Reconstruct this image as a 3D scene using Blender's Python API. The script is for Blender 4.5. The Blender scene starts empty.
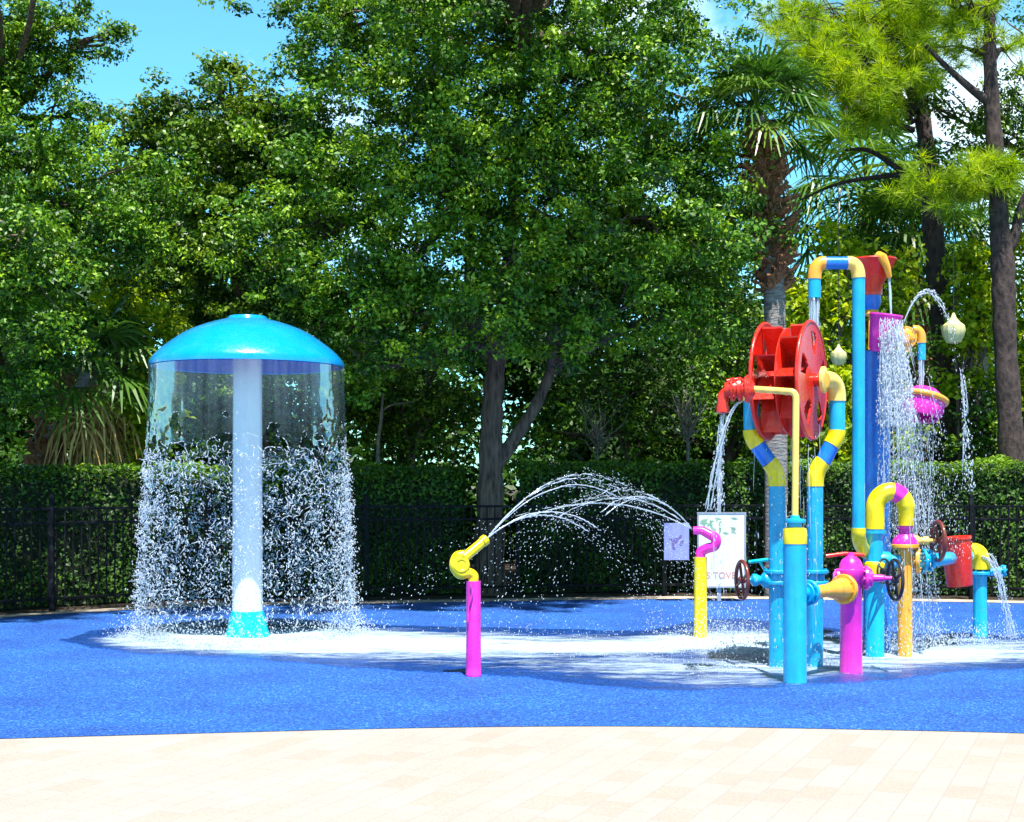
import bpy, math, random
import numpy as np
from mathutils import Vector, Matrix, noise

random.seed(7)
rng = np.random.default_rng(7)
scene = bpy.context.scene
COL = scene.collection
F, CZ, HY = 1422.2, 1.6, 485.0          # focal length in pixels, eye height, horizon row
R = math.radians


def P(px, py, d):
    return Vector(((px - 512) / F * d, d, CZ + (HY - py) / F * d))


def G(px, py):
    d = F * CZ / (py - HY)
    return Vector(((px - 512) / F * d, d, 0))


# ------------------------------------------------------------------ materials
def nodes_of(name):
    m = bpy.data.materials.new(name)
    m.use_nodes = True
    nt = m.node_tree
    nt.nodes.clear()
    out = nt.nodes.new('ShaderNodeOutputMaterial')
    return m, nt, out


def N(nt, typ, **kw):
    n = nt.nodes.new('ShaderNode' + typ)
    for k, v in kw.items():
        if k in n.inputs.keys():
            n.inputs[k].default_value = v
        else:
            setattr(n, k, v)
    return n


def ramp(nt, pts, interp='LINEAR'):
    n = nt.nodes.new('ShaderNodeValToRGB')
    n.color_ramp.interpolation = interp
    el = n.color_ramp.elements
    while len(el) < len(pts):
        el.new(0.5)
    for e, (p, c) in zip(el, pts):
        e.position = p
        e.color = (*c, 1) if len(c) == 3 else c
    return n


def paint(name, col, rough=0.34, wear=0.12, coat=0.3):
    m, nt, out = nodes_of(name)
    b = N(nt, 'BsdfPrincipled')
    tc = N(nt, 'TexCoord')
    n1 = N(nt, 'TexNoise', Scale=9.0, Detail=6.0)
    nt.links.new(tc.outputs['Object'], n1.inputs['Vector'])
    c2 = tuple(min(1, c * (1 - wear) + 0.02 * wear) for c in col)
    c3 = tuple(min(1, c * (1 + wear * .6) + 0.25 * wear * (1 - c)) for c in col)
    rp = ramp(nt, [(0.3, c2), (0.55, col), (0.8, c3)])
    nt.links.new(n1.outputs['Fac'], rp.inputs['Fac'])
    mp = N(nt, 'Mapping')
    mp.inputs['Scale'].default_value = (14, 14, 1.6)
    nt.links.new(tc.outputs['Object'], mp.inputs['Vector'])
    n3 = N(nt, 'TexNoise', Scale=1.0, Detail=7.0, Roughness=.7)
    nt.links.new(mp.outputs[0], n3.inputs['Vector'])
    sr = ramp(nt, [(.36, (.72, .72, .72)), (.52, (1, 1, 1))])
    nt.links.new(n3.outputs['Fac'], sr.inputs['Fac'])
    ml = N(nt, 'MixRGB', blend_type='MULTIPLY', Fac=min(1.0, wear * 6))
    nt.links.new(rp.outputs['Color'], ml.inputs[1])
    nt.links.new(sr.outputs['Color'], ml.inputs[2])
    nt.links.new(ml.outputs['Color'], b.inputs['Base Color'])
    n2 = N(nt, 'TexNoise', Scale=38.0, Detail=4.0)
    nt.links.new(tc.outputs['Object'], n2.inputs['Vector'])
    mr = N(nt, 'MapRange')
    mr.inputs['From Min'].default_value = .35
    mr.inputs['From Max'].default_value = .7
    mr.inputs['To Min'].default_value = rough * .7
    mr.inputs['To Max'].default_value = rough * 1.5
    nt.links.new(n2.outputs['Fac'], mr.inputs['Value'])
    nt.links.new(mr.outputs['Result'], b.inputs['Roughness'])
    bp = N(nt, 'Bump', Strength=0.025, Distance=0.01)
    nt.links.new(n2.outputs['Fac'], bp.inputs['Height'])
    nt.links.new(bp.outputs['Normal'], b.inputs['Normal'])
    b.inputs['Coat Weight'].default_value = coat
    b.inputs['Coat Roughness'].default_value = .12
    nt.links.new(b.outputs[0], out.inputs['Surface'])
    return m


def leaf_mat(name, cols, trans=0.25, rough=0.42, tcol=None):
    """leaf colours run from the first to the last entry with each leaf's own tint"""
    m, nt, out = nodes_of(name)
    at = N(nt, 'Attribute', attribute_name='tint')
    k = len(cols) - 1
    rp = ramp(nt, [(i / k, c) for i, c in enumerate(cols)])
    nt.links.new(at.outputs['Fac'], rp.inputs['Fac'])
    b = N(nt, 'BsdfPrincipled', Roughness=rough)
    b.inputs['Specular IOR Level'].default_value = .4
    nt.links.new(rp.outputs['Color'], b.inputs['Base Color'])
    t = N(nt, 'BsdfTranslucent')
    if tcol:
        t.inputs['Color'].default_value = (*tcol, 1)
    else:
        hs = N(nt, 'HueSaturation', Saturation=1.1, Value=1.5)
        nt.links.new(rp.outputs['Color'], hs.inputs['Color'])
        nt.links.new(hs.outputs['Color'], t.inputs['Color'])
    mx = N(nt, 'MixShader', Fac=trans)
    nt.links.new(b.outputs[0], mx.inputs[1])
    nt.links.new(t.outputs[0], mx.inputs[2])
    nt.links.new(mx.outputs[0], out.inputs['Surface'])
    return m


def bark_mat(name, c1, c2, scale=(14, 14, 3), bump=0.9):
    m, nt, out = nodes_of(name)
    b = N(nt, 'BsdfPrincipled', Roughness=0.9)
    tc = N(nt, 'TexCoord')
    mp = N(nt, 'Mapping')
    mp.inputs['Scale'].default_value = scale
    nt.links.new(tc.outputs['Object'], mp.inputs['Vector'])
    n1 = N(nt, 'TexNoise', Scale=1.0, Detail=8.0, Roughness=.7)
    v = N(nt, 'TexVoronoi', Scale=1.4)
    nt.links.new(mp.outputs[0], n1.inputs['Vector'])
    nt.links.new(mp.outputs[0], v.inputs['Vector'])
    ad = N(nt, 'Math', operation='MULTIPLY_ADD')
    nt.links.new(v.outputs['Distance'], ad.inputs[0])
    ad.inputs[1].default_value = .4
    nt.links.new(n1.outputs['Fac'], ad.inputs[2])
    rp = ramp(nt, [(0.4, c1), (0.95, c2)])
    nt.links.new(ad.outputs[0], rp.inputs['Fac'])
    nt.links.new(rp.outputs[0], b.inputs['Base Color'])
    bp = N(nt, 'Bump', Strength=bump, Distance=0.04)
    nt.links.new(ad.outputs[0], bp.inputs['Height'])
    nt.links.new(bp.outputs[0], b.inputs['Normal'])
    nt.links.new(b.outputs[0], out.inputs['Surface'])
    return m


def drop_mat(name, alpha=0.75):
    """aerated water drops: white scatter with a clear glossy skin, partly see-through"""
    m, nt, out = nodes_of(name)
    d = N(nt, 'BsdfDiffuse', Color=(.80, .88, .97, 1))
    tl = N(nt, 'BsdfTranslucent', Color=(.75, .86, .97, 1))
    g = N(nt, 'BsdfGlossy', Roughness=.08)
    tr = N(nt, 'BsdfTransparent')
    m1 = N(nt, 'MixShader', Fac=.45)
    nt.links.new(d.outputs[0], m1.inputs[1])
    nt.links.new(tl.outputs[0], m1.inputs[2])
    m2 = N(nt, 'MixShader', Fac=.22)
    nt.links.new(m1.outputs[0], m2.inputs[1])
    nt.links.new(g.outputs[0], m2.inputs[2])
    m3 = N(nt, 'MixShader', Fac=alpha)
    nt.links.new(tr.outputs[0], m3.inputs[1])
    nt.links.new(m2.outputs[0], m3.inputs[2])
    nt.links.new(m3.outputs[0], out.inputs['Surface'])
    return m


def sheet_mat(name):
    """thin clear film of falling water with streaks"""
    m, nt, out = nodes_of(name)
    uv = N(nt, 'UVMap', uv_map='UVMap')
    mp = N(nt, 'Mapping')
    mp.inputs['Scale'].default_value = (60, 1.2, 1)
    nt.links.new(uv.outputs[0], mp.inputs['Vector'])
    n1 = N(nt, 'TexNoise', Scale=1.0, Detail=3.0)
    nt.links.new(mp.outputs[0], n1.inputs['Vector'])
    mr = N(nt, 'MapRange')
    mr.inputs['From Min'].default_value = .35
    mr.inputs['From Max'].default_value = .75
    mr.inputs['To Min'].default_value = .04
    mr.inputs['To Max'].default_value = .22
    nt.links.new(n1.outputs['Fac'], mr.inputs['Value'])
    sp = N(nt, 'SeparateXYZ')
    nt.links.new(uv.outputs[0], sp.inputs[0])
    fd = N(nt, 'MapRange')
    fd.inputs['From Min'].default_value = .0
    fd.inputs['From Max'].default_value = .42
    fd.inputs['To Min'].default_value = 1.0
    fd.inputs['To Max'].default_value = .15
    nt.links.new(sp.outputs['Y'], fd.inputs['Value'])
    vl = N(nt, 'Math', operation='MULTIPLY')
    nt.links.new(mr.outputs['Result'], vl.inputs[0])
    nt.links.new(fd.outputs['Result'], vl.inputs[1])
    bp = N(nt, 'Bump', Strength=.16, Distance=.02)
    nt.links.new(n1.outputs['Fac'], bp.inputs['Height'])
    d = N(nt, 'BsdfTranslucent', Color=(.7, .84, .9, 1))
    d2 = N(nt, 'BsdfDiffuse', Color=(.7, .84, .9, 1))
    md = N(nt, 'MixShader', Fac=.5)
    nt.links.new(d.outputs[0], md.inputs[1])
    nt.links.new(d2.outputs[0], md.inputs[2])
    tr = N(nt, 'BsdfTransparent', Color=(.93, .98, .97, 1))
    g = N(nt, 'BsdfGlossy', Roughness=.06)
    nt.links.new(bp.outputs[0], g.inputs['Normal'])
    fr = N(nt, 'Fresnel', IOR=1.33)
    nt.links.new(bp.outputs[0], fr.inputs['Normal'])
    m1 = N(nt, 'MixShader')
    nt.links.new(vl.outputs[0], m1.inputs['Fac'])
    nt.links.new(tr.outputs[0], m1.inputs[1])
    nt.links.new(md.outputs[0], m1.inputs[2])
    fm = N(nt, 'Math', operation='MULTIPLY')
    nt.links.new(fr.outputs[0], fm.inputs[0])
    fm.inputs[1].default_value = .4
    m2 = N(nt, 'MixShader')
    nt.links.new(fm.outputs[0], m2.inputs['Fac'])
    nt.links.new(m1.outputs[0], m2.inputs[1])
    nt.links.new(g.outputs[0], m2.inputs[2])
    nt.links.new(m2.outputs[0], out.inputs['Surface'])
    return m


M = {}
M['cyan'] = paint('cyan_paint', (0.0, 0.38, 0.68), coat=.3)
M['blue'] = paint('blue_paint', (0.0, 0.17, 0.72), coat=.3)
M['dome'] = paint('dome_paint', (0.0, 0.30, 0.70), rough=.24, wear=.05, coat=.8)
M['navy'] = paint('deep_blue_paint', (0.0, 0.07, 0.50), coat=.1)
M['white'] = paint('white_paint', (0.80, 0.81, 0.88), wear=.05)
M['teal'] = paint('teal_paint', (0.0, 0.52, 0.62))
M['yellow'] = paint('yellow_paint', (0.86, 0.66, 0.0))
M['cream'] = paint('sun_faded_yellow_paint', (0.88, 0.60, 0.14))
M['orange'] = paint('orange_paint', (0.88, 0.38, 0.03))
M['pink'] = paint('magenta_paint', (0.84, 0.025, 0.48))
M['red'] = paint('red_paint', (0.74, 0.022, 0.008))
M['brown'] = paint('brown_red_paint', (0.16, 0.02, 0.012), rough=.45)
M['black'] = paint('black_paint', (0.012, 0.013, 0.015), rough=.4, wear=.3)
M['fence'] = paint('fence_paint', (0.006, 0.007, 0.009), rough=.6, wear=.15, coat=.0)
for n_ in M['fence'].node_tree.nodes:
    if n_.type == 'BSDF_PRINCIPLED':
        n_.inputs['Specular IOR Level'].default_value = .12
M['steel'] = paint('grey_paint', (0.30, 0.33, 0.38), rough=.4)
M['drop'] = drop_mat('water_drops', .82)
M['spray'] = drop_mat('curtain_drops', .66)
M['stream'] = drop_mat('stream_water', .50)
M['sheet'] = sheet_mat('water_film')
M['oak'] = leaf_mat('oak_leaf', [(.010, .044, .003), (.066, .195, .006), (.26, .42, .016)], rough=.47, trans=.18)
M['oak2'] = leaf_mat('oak_leaf_dull', [(.012, .042, .003), (.070, .175, .007), (.23, .33, .018)], rough=.47, trans=.18)
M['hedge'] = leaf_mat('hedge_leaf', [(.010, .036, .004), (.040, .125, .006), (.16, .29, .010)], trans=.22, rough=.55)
M['lime'] = leaf_mat('lime_leaf', [(.12, .22, .006), (.34, .46, .010), (.55, .56, .014)], trans=.45, rough=.55)
M['palm'] = leaf_mat('palm_leaf', [(.022, .070, .010), (.060, .15, .018), (.17, .27, .035)], rough=.36)
M['deadpalm'] = leaf_mat('dead_palm_leaf', [(.18, .08, .025), (.42, .25, .08), (.60, .43, .14)], trans=.15, rough=.7)
M['pine'] = leaf_mat('pine_needle', [(.12, .22, .008), (.27, .40, .012), (.45, .52, .02)], trans=.5, rough=.6)
M['far'] = leaf_mat('far_leaf', [(.015, .05, .008), (.035, .10, .012), (.06, .14, .015)])
M['oakbark'] = bark_mat('oak_bark', (.020, .012, .008), (.19, .135, .095))
M['pinebark'] = bark_mat('pine_bark', (.010, .006, .005), (.095, .062, .055), scale=(10, 10, 5))
M['palmbark'] = bark_mat('palm_bark', (.10, .085, .075), (.34, .31, .28), scale=(6, 6, 22))
M['boot'] = bark_mat('palm_boots', (.06, .018, .008), (.38, .17, .07), scale=(20, 20, 8))
M['twig'] = bark_mat('dry_twig', (.12, .10, .08), (.34, .29, .24), scale=(30, 30, 10))
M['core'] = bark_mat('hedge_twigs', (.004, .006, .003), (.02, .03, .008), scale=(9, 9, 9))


# ------------------------------------------------------------------ mesh builder
class MB:
    def __init__(s):
        s.v, s.f = [], []

    def ring(s, c, t, n, r, k):
        b = t.cross(n)
        i = len(s.v)
        for a in range(k):
            q = 2 * math.pi * a / k
            s.v.append(c + n * (math.cos(q) * r) + b * (math.sin(q) * r))
        return i

    def tube(s, pts, rad, k=14, cap=True):
        pts = [Vector(p) for p in pts]
        n_ = len(pts)
        rads = rad if isinstance(rad, (list, tuple)) else [rad] * n_
        prev = None
        nrm = None
        for i, p in enumerate(pts):
            t = (pts[min(i + 1, n_ - 1)] - pts[max(i - 1, 0)])
            if t.length < 1e-9:
                t = Vector((0, 0, 1))
            t.normalize()
            if nrm is None:
                nrm = t.orthogonal().normalized()
            else:
                nrm = (nrm - t * nrm.dot(t))
                if nrm.length < 1e-6:
                    nrm = t.orthogonal()
                nrm.normalize()
            j = s.ring(p, t, nrm, rads[i], k)
            if prev is not None:
                for a in range(k):
                    b = (a + 1) % k
                    s.f.append((prev + a, prev + b, j + b, j + a))
            elif cap:
                s.f.append(tuple(j + a for a in range(k))[::-1])
            prev = j
        if cap:
            s.f.append(tuple(prev + a for a in range(k)))
        return s

    def lathe(s, o, axis, prof, k=32, closed=False):
        """prof: list of (distance along axis, radius)"""
        o = Vector(o)
        t = Vector(axis).normalized()
        n = t.orthogonal().normalized()
        prev = first = None
        for (h, r) in prof:
            j = s.ring(o + t * h, t, n, max(r, 1e-4), k)
            if prev is not None:
                for a in range(k):
                    b = (a + 1) % k
                    s.f.append((prev + a, prev + b, j + b, j + a))
            else:
                first = j
            prev = j
        if closed:
            for a in range(k):
                b = (a + 1) % k
                s.f.append((prev + a, prev + b, first + b, first + a))
        else:
            s.f.append(tuple(first + a for a in range(k))[::-1])
            s.f.append(tuple(prev + a for a in range(k)))
        return s

    def flange(s, o, axis, r, th=.03, bolts=8, k=28):
        t = Vector(axis).normalized()
        b = min(.006, th * .25)
        s.lathe(Vector(o) - t * th / 2, t, [(0, r - b), (b, r), (th - b, r), (th, r - b)], k)
        n = t.orthogonal().normalized()
        m = t.cross(n)
        for i in range(bolts):
            a = 2 * math.pi * i / bolts
            c = Vector(o) + (n * math.cos(a) + m * math.sin(a)) * r * .8
            s.lathe(c - t * (th / 2 + .012), t, [(0, .009), (th + .024, .009)], 6)
        return s

    def box(s, c, size, rot=None):
        c = Vector(c)
        i = len(s.v)
        for x in (-.5, .5):
            for y in (-.5, .5):
                for z in (-.5, .5):
                    q = Vector((x * size[0], y * size[1], z * size[2]))
                    if rot is not None:
                        q = rot @ q
                    s.v.append(c + q)
        for f in ((0, 1, 3, 2), (4, 6, 7, 5), (0, 4, 5, 1), (2, 3, 7, 6), (0, 2, 6, 4), (1, 5, 7, 3)):
            s.f.append(tuple(i + a for a in f))
        return s

    def torus(s, o, axis, R0, r0, k=32, m=10):
        o = Vector(o)
        t = Vector(axis).normalized()
        n = t.orthogonal().normalized()
        b = t.cross(n)
        i0 = len(s.v)
        for a in range(k):
            q = 2 * math.pi * a / k
            d = n * math.cos(q) + b * math.sin(q)
            for c in range(m):
                w = 2 * math.pi * c / m
                s.v.append(o + d * (R0 + r0 * math.cos(w)) + t * (r0 * math.sin(w)))
        for a in range(k):
            for c in range(m):
                a2, c2 = (a + 1) % k, (c + 1) % m
                s.f.append((i0 + a * m + c, i0 + a2 * m + c, i0 + a2 * m + c2, i0 + a * m + c2))
        return s

    def build(s, name, mat, parent=None, sharp=40, loc=None, rot=None):
        me = bpy.data.meshes.new(name)
        me.from_pydata([tuple(v) for v in s.v], [], s.f)
        me.validate()
        me.materials.append(mat)
        if len(me.polygons):
            me.polygons.foreach_set('use_smooth', [True] * len(me.polygons))
            me.set_sharp_from_angle(angle=R(sharp))
        o = bpy.data.objects.new(name, me)
        COL.objects.link(o)
        if parent is not None:
            o.parent = parent
            W = world_loc(parent)
            me.transform(Matrix.Translation(-W))
        if loc is not None:
            me.transform(Matrix.Translation(-Vector(loc)))
            o.location = loc
        return o


def world_loc(o):
    w = Vector(o.location)
    while o.parent is not None:
        o = o.parent
        w += Vector(o.location)
    return w


def tag(o, label=None, cat=None, group=None, kind=None):
    if label:
        o['label'] = label
    if cat:
        o['category'] = cat
    if group:
        o['group'] = group
    if kind:
        o['kind'] = kind
    return o


def thing(name, loc, label, cat, group=None):
    o = bpy.data.objects.new(name, None)
    o.empty_display_size = .2
    COL.objects.link(o)
    o.location = loc
    return tag(o, label, cat, group)


def smooth_path(pts, n=8):
    """Catmull-Rom through the points"""
    pts = [Vector(p) for p in pts]
    q = [pts[0] * 2 - pts[1]] + pts + [pts[-1] * 2 - pts[-2]]
    out = []
    for i in range(1, len(q) - 2):
        for k in range(n):
            t = k / n
            a, b, c, d = q[i - 1], q[i], q[i + 1], q[i + 2]
            out.append(.5 * ((2 * b) + (c - a) * t + (2 * a - 5 * b + 4 * c - d) * t * t + (3 * b - a - 3 * c + d) * t ** 3))
    out.append(pts[-1])
    return out


def arc3(a, corner, b, n=8):
    """rounded elbow from a to b with its tangents meeting at corner"""
    a, c, b = Vector(a), Vector(corner), Vector(b)
    return [(a * (1 - t) ** 2 + c * 2 * t * (1 - t) + b * t * t) for t in [i / n for i in range(n + 1)]]


def quad_mesh(name, V, mat, tint=None, parent=None, smooth=False):
    """V: (n,4,3) array of quads"""
    n = V.shape[0]
    me = bpy.data.meshes.new(name)
    if parent is not None:
        V = V - np.array(world_loc(parent))
    me.vertices.add(n * 4)
    me.vertices.foreach_set('co', V.reshape(-1).astype(np.float32))
    me.loops.add(n * 4)
    me.loops.foreach_set('vertex_index', np.arange(n * 4, dtype=np.int32))
    me.polygons.add(n)
    me.polygons.foreach_set('loop_start', np.arange(0, n * 4, 4, dtype=np.int32))
    me.update(calc_edges=True)
    if tint is not None:
        at = me.attributes.new('tint', 'FLOAT', 'FACE')
        at.data.foreach_set('value', np.clip(tint, 0, 1).astype(np.float32))
    if smooth:
        me.polygons.foreach_set('use_smooth', np.ones(n, dtype=bool))
    me.materials.append(mat)
    o = bpy.data.objects.new(name, me)
    COL.objects.link(o)
    if parent is not None:
        o.parent = parent
    return o


def unit(a):
    return a / np.maximum(np.linalg.norm(a, axis=-1, keepdims=True), 1e-9)


def leaf_quads(c, nrm, L, W):
    n = len(c)
    t = unit(np.cross(nrm, rng.normal(size=(n, 3))))
    b = np.cross(nrm, t)
    L = L[:, None] if np.ndim(L) else L
    W = W[:, None] if np.ndim(W) else W
    q = np.empty((n, 4, 3))
    q[:, 0] = c - t * L * .5
    q[:, 1] = c + b * W * .5 + nrm * W * .18 + t * L * .05
    q[:, 2] = c + t * L * .5 - nrm * L * .08
    q[:, 3] = c - b * W * .5 + nrm * W * .18 + t * L * .05
    return q


def blob_leaves(blobs, dens, clump_r, per, leaf, up=.55):
    """blobs: (centre, (rx,ry,rz), density factor); returns quads, tints, clump centres"""
    Q, T, CC = [], [], []
    for (c, r, k) in blobs:
        r = np.array(r if np.ndim(r) else (r, r, r * .85))
        area = (r[0] * r[1] * r[2]) ** (2 / 3)
        nc = max(4, int(dens * k * area))
        d = unit(rng.normal(size=(nc, 3)))
        rho = rng.random(nc)[:, None] ** (1 / 2.3)
        # lumpy outline
        lump = 1 + .28 * np.sin(d[:, :1] * 5.1 + c[0]) * np.cos(d[:, 2:] * 6.3 + c[2]) + .12 * rng.normal(size=(nc, 1))
        cc = np.array(c) + d * rho * lump * r
        CC.append(cc)
        m = nc * per
        cl = np.repeat(cc, per, axis=0)
        cr = np.repeat(clump_r * (0.6 + .8 * rng.random(nc)), per)[:, None]
        dd = unit(rng.normal(size=(m, 3)))
        off = dd * cr * (rng.random((m, 1)) ** .5) * np.array((1.15, 1.15, .7))
        pos = cl + off
        nr = unit(dd * .55 + np.array((0, -.15, up)) + rng.normal(size=(m, 3)) * .55)
        sz = leaf * (.65 + .7 * rng.random(m))
        Q.append(leaf_quads(pos, nr, sz, sz * (.42 + .2 * rng.random(m))))
        T.append(np.repeat(rng.normal(.45, .24, nc), per) + rng.normal(0, .22, m))
    return np.concatenate(Q), np.concatenate(T), np.concatenate(CC)


def limb_path(a, b, sag=.25):
    a, b = Vector(a), Vector(b)
    L = (b - a).length
    j = lambda s: Vector((random.uniform(-s, s), random.uniform(-s, s), random.uniform(-s, s)))
    m1 = a.lerp(b, .33) + j(L * .08) + Vector((0, 0, L * sag * .4))
    m2 = a.lerp(b, .68) + j(L * .08) + Vector((0, 0, L * sag * .3))
    return smooth_path([a, m1, m2, b], 4)


def make_tree(name, label, cat, base, trunk, blobs, mat, bark, dens=90, per=42, clump_r=.26, leaf=.085, group=None, forks=None, twigs=7, limb_r=.09):
    """trunk: list of (points, radii); forks: points where limbs start"""
    t = thing(name, base, label, cat, group)
    mb = MB()
    for pts, rad in trunk:
        sp = smooth_path(pts, 6)
        k = len(sp)
        idx = np.linspace(0, len(rad) - 1, k)
        rr = list(np.interp(idx, range(len(rad)), rad))
        rr = [q * (1 + .08 * math.sin(i * 1.7)) for i, q in enumerate(rr)]
        mb.tube(sp, rr, 12)
    Q, T, CC = blob_leaves(blobs, dens, clump_r, per, leaf)
    for (c, r, k) in blobs:
        c = Vector(c)
        f = min(forks, key=lambda q: (Vector(q) - c).length + (3 if Vector(q).z > c.z + 1.5 else 0))
        p = limb_path(f, c)
        rr = list(np.linspace(limb_r, .018, len(p)))
        mb.tube(p, rr, 7)
        near = CC[np.linalg.norm(CC - np.array(c), axis=1) < (max(r) if np.ndim(r) else r) * 1.2]
        for i in range(min(twigs, len(near))):
            q = Vector(near[random.randrange(len(near))])
            s0 = p[random.randrange(len(p) // 2, len(p))]
            tp = limb_path(s0, q, .1)
            mb.tube(tp, list(np.linspace(.022, .006, len(tp))), 5)
    mb.build('trunk', bark, t, sharp=80)
    quad_mesh('crown', Q, mat, T, t)
    return t


# ------------------------------------------------------------------ ground, pavers, pad
def sheet(name, pts, z, mat, uvscale=None):
    me = bpy.data.meshes.new(name)
    me.from_pydata([(p[0], p[1], z) for p in pts], [], [tuple(range(len(pts)))])
    me.materials.append(mat)
    o = bpy.data.objects.new(name, me)
    COL.objects.link(o)
    o['kind'] = 'structure'
    if me.polygons[0].normal.z < 0:
        me.flip_normals()
    return o


def ground_mat():
    m, nt, out = nodes_of('leaf_litter_ground')
    b = N(nt, 'BsdfPrincipled', Roughness=.95)
    tc = N(nt, 'TexCoord')
    n1 = N(nt, 'TexNoise', Scale=6.0, Detail=10.0, Roughness=.7)
    nt.links.new(tc.outputs['Object'], n1.inputs['Vector'])
    rp = ramp(nt, [(.3, (.018, .012, .008)), (.55, (.06, .042, .026)), (.75, (.13, .10, .06))])
    nt.links.new(n1.outputs['Fac'], rp.inputs['Fac'])
    nt.links.new(rp.outputs[0], b.inputs['Base Color'])
    bp = N(nt, 'Bump', Strength=.8, Distance=.05)
    nt.links.new(n1.outputs['Fac'], bp.inputs['Height'])
    nt.links.new(bp.outputs[0], b.inputs['Normal'])
    nt.links.new(b.outputs[0], out.inputs['Surface'])
    return m


def paver_mat():
    m, nt, out = nodes_of('tan_pavers')
    b = N(nt, 'BsdfPrincipled', Roughness=.85)
    tc = N(nt, 'TexCoord')
    mp = N(nt, 'Mapping')
    mp.inputs['Rotation'].default_value = (0, 0, R(-66.6))
    nt.links.new(tc.outputs['Object'], mp.inputs['Vector'])
    br = N(nt, 'TexBrick')
    br.offset = .5
    br.inputs['Scale'].default_value = 1
    br.inputs['Mortar Size'].default_value = .0055
    br.inputs['Mortar Smooth'].default_value = .3
    br.inputs['Brick Width'].default_value = .31
    br.inputs['Row Height'].default_value = .175
    br.inputs['Bias'].default_value = -.1
    br.inputs['Color1'].default_value = (.0, .0, .0, 1)
    br.inputs['Color2'].default_value = (1, 1, 1, 1)
    br.inputs['Mortar'].default_value = (.5, .5, .5, 1)
    nt.links.new(mp.outputs[0], br.inputs['Vector'])
    rp = ramp(nt, [(0, (.350, .305, .262)), (.10, (.356, .327, .290)), (.5, (.360, .335, .302)), (1, (.363, .341, .310))])
    nt.links.new(br.outputs['Color'], rp.inputs['Fac'])
    n1 = N(nt, 'TexNoise', Scale=1.3, Detail=5.0)
    nt.links.new(tc.outputs['Object'], n1.inputs['Vector'])
    n2 = N(nt, 'TexNoise', Scale=90.0, Detail=4.0)
    nt.links.new(tc.outputs['Object'], n2.inputs['Vector'])
    st = ramp(nt, [(.3, (.92, .90, .88)), (.62, (1, 1, 1))])
    nt.links.new(n1.outputs['Fac'], st.inputs['Fac'])
    st2 = ramp(nt, [(.3, (.80, .78, .76)), (.6, (1, 1, 1))])
    nt.links.new(n2.outputs['Fac'], st2.inputs['Fac'])
    m1 = N(nt, 'MixRGB', blend_type='MULTIPLY', Fac=1.0)
    nt.links.new(rp.outputs[0], m1.inputs[1])
    nt.links.new(st.outputs[0], m1.inputs[2])
    m2 = N(nt, 'MixRGB', blend_type='MULTIPLY', Fac=1.0)
    nt.links.new(m1.outputs[0], m2.inputs[1])
    nt.links.new(st2.outputs[0], m2.inputs[2])
    mo = N(nt, 'MixRGB', blend_type='MIX')
    nt.links.new(br.outputs['Fac'], mo.inputs['Fac'])
    nt.links.new(m2.outputs[0], mo.inputs[1])
    mo.inputs[2].default_value = (.285, .260, .232, 1)
    nt.links.new(mo.outputs[0], b.inputs['Base Color'])
    sb = N(nt, 'Math', operation='SUBTRACT')
    nt.links.new(n2.outputs['Fac'], sb.inputs[0])
    nt.links.new(br.outputs['Fac'], sb.inputs[1])
    bp = N(nt, 'Bump', Strength=.35, Distance=.004)
    nt.links.new(sb.outputs[0], bp.inputs['Height'])
    nt.links.new(bp.outputs[0], b.inputs['Normal'])
    nt.links.new(b.outputs[0], out.inputs['Surface'])
    return m


def pad_mat():
    m, nt, out = nodes_of('blue_rubber_granules')
    b = N(nt, 'BsdfPrincipled', Roughness=.8)
    tc = N(nt, 'TexCoord')
    v = N(nt, 'TexVoronoi', Scale=80.0)
    nt.links.new(tc.outputs['Object'], v.inputs['Vector'])
    hv = N(nt, 'SeparateColor')
    nt.links.new(v.outputs['Color'], hv.inputs[0])
    rp = ramp(nt, [(0, (.002, .028, .14)), (.25, (.004, .064, .31)), (.72, (.006, .098, .43)), (.90, (.02, .16, .54)), (1, (.09, .28, .62))])
    nt.links.new(hv.outputs[0], rp.inputs['Fac'])
    n1 = N(nt, 'TexNoise', Scale=.9, Detail=6.0)
    nt.links.new(tc.outputs['Object'], n1.inputs['Vector'])
    st = ramp(nt, [(.32, (.62, .66, .76)), (.60, (1, 1, 1))])
    nt.links.new(n1.outputs['Fac'], st.inputs['Fac'])
    m1 = N(nt, 'MixRGB', blend_type='MULTIPLY', Fac=1.0)
    nt.links.new(rp.outputs[0], m1.inputs[1])
    nt.links.new(st.outputs[0], m1.inputs[2])
    nt.links.new(m1.outputs[0], b.inputs['Base Color'])
    bp = N(nt, 'Bump', Strength=.5, Distance=.006)
    nt.links.new(v.outputs['Distance'], bp.inputs['Height'])
    nt.links.new(bp.outputs[0], b.inputs['Normal'])
    nt.links.new(b.outputs[0], out.inputs['Surface'])
    return m


def concrete_mat():
    m, nt, out = nodes_of('pale_concrete')
    b = N(nt, 'BsdfPrincipled', Roughness=.9)
    tc = N(nt, 'TexCoord')
    n1 = N(nt, 'TexNoise', Scale=5.0, Detail=9.0)
    nt.links.new(tc.outputs['Object'], n1.inputs['Vector'])
    rp = ramp(nt, [(.35, (.30, .24, .18)), (.65, (.55, .47, .38))])
    nt.links.new(n1.outputs['Fac'], rp.inputs['Fac'])
    nt.links.new(rp.outputs[0], b.inputs['Base Color'])
    nt.links.new(b.outputs[0], out.inputs['Surface'])
    return m


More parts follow.
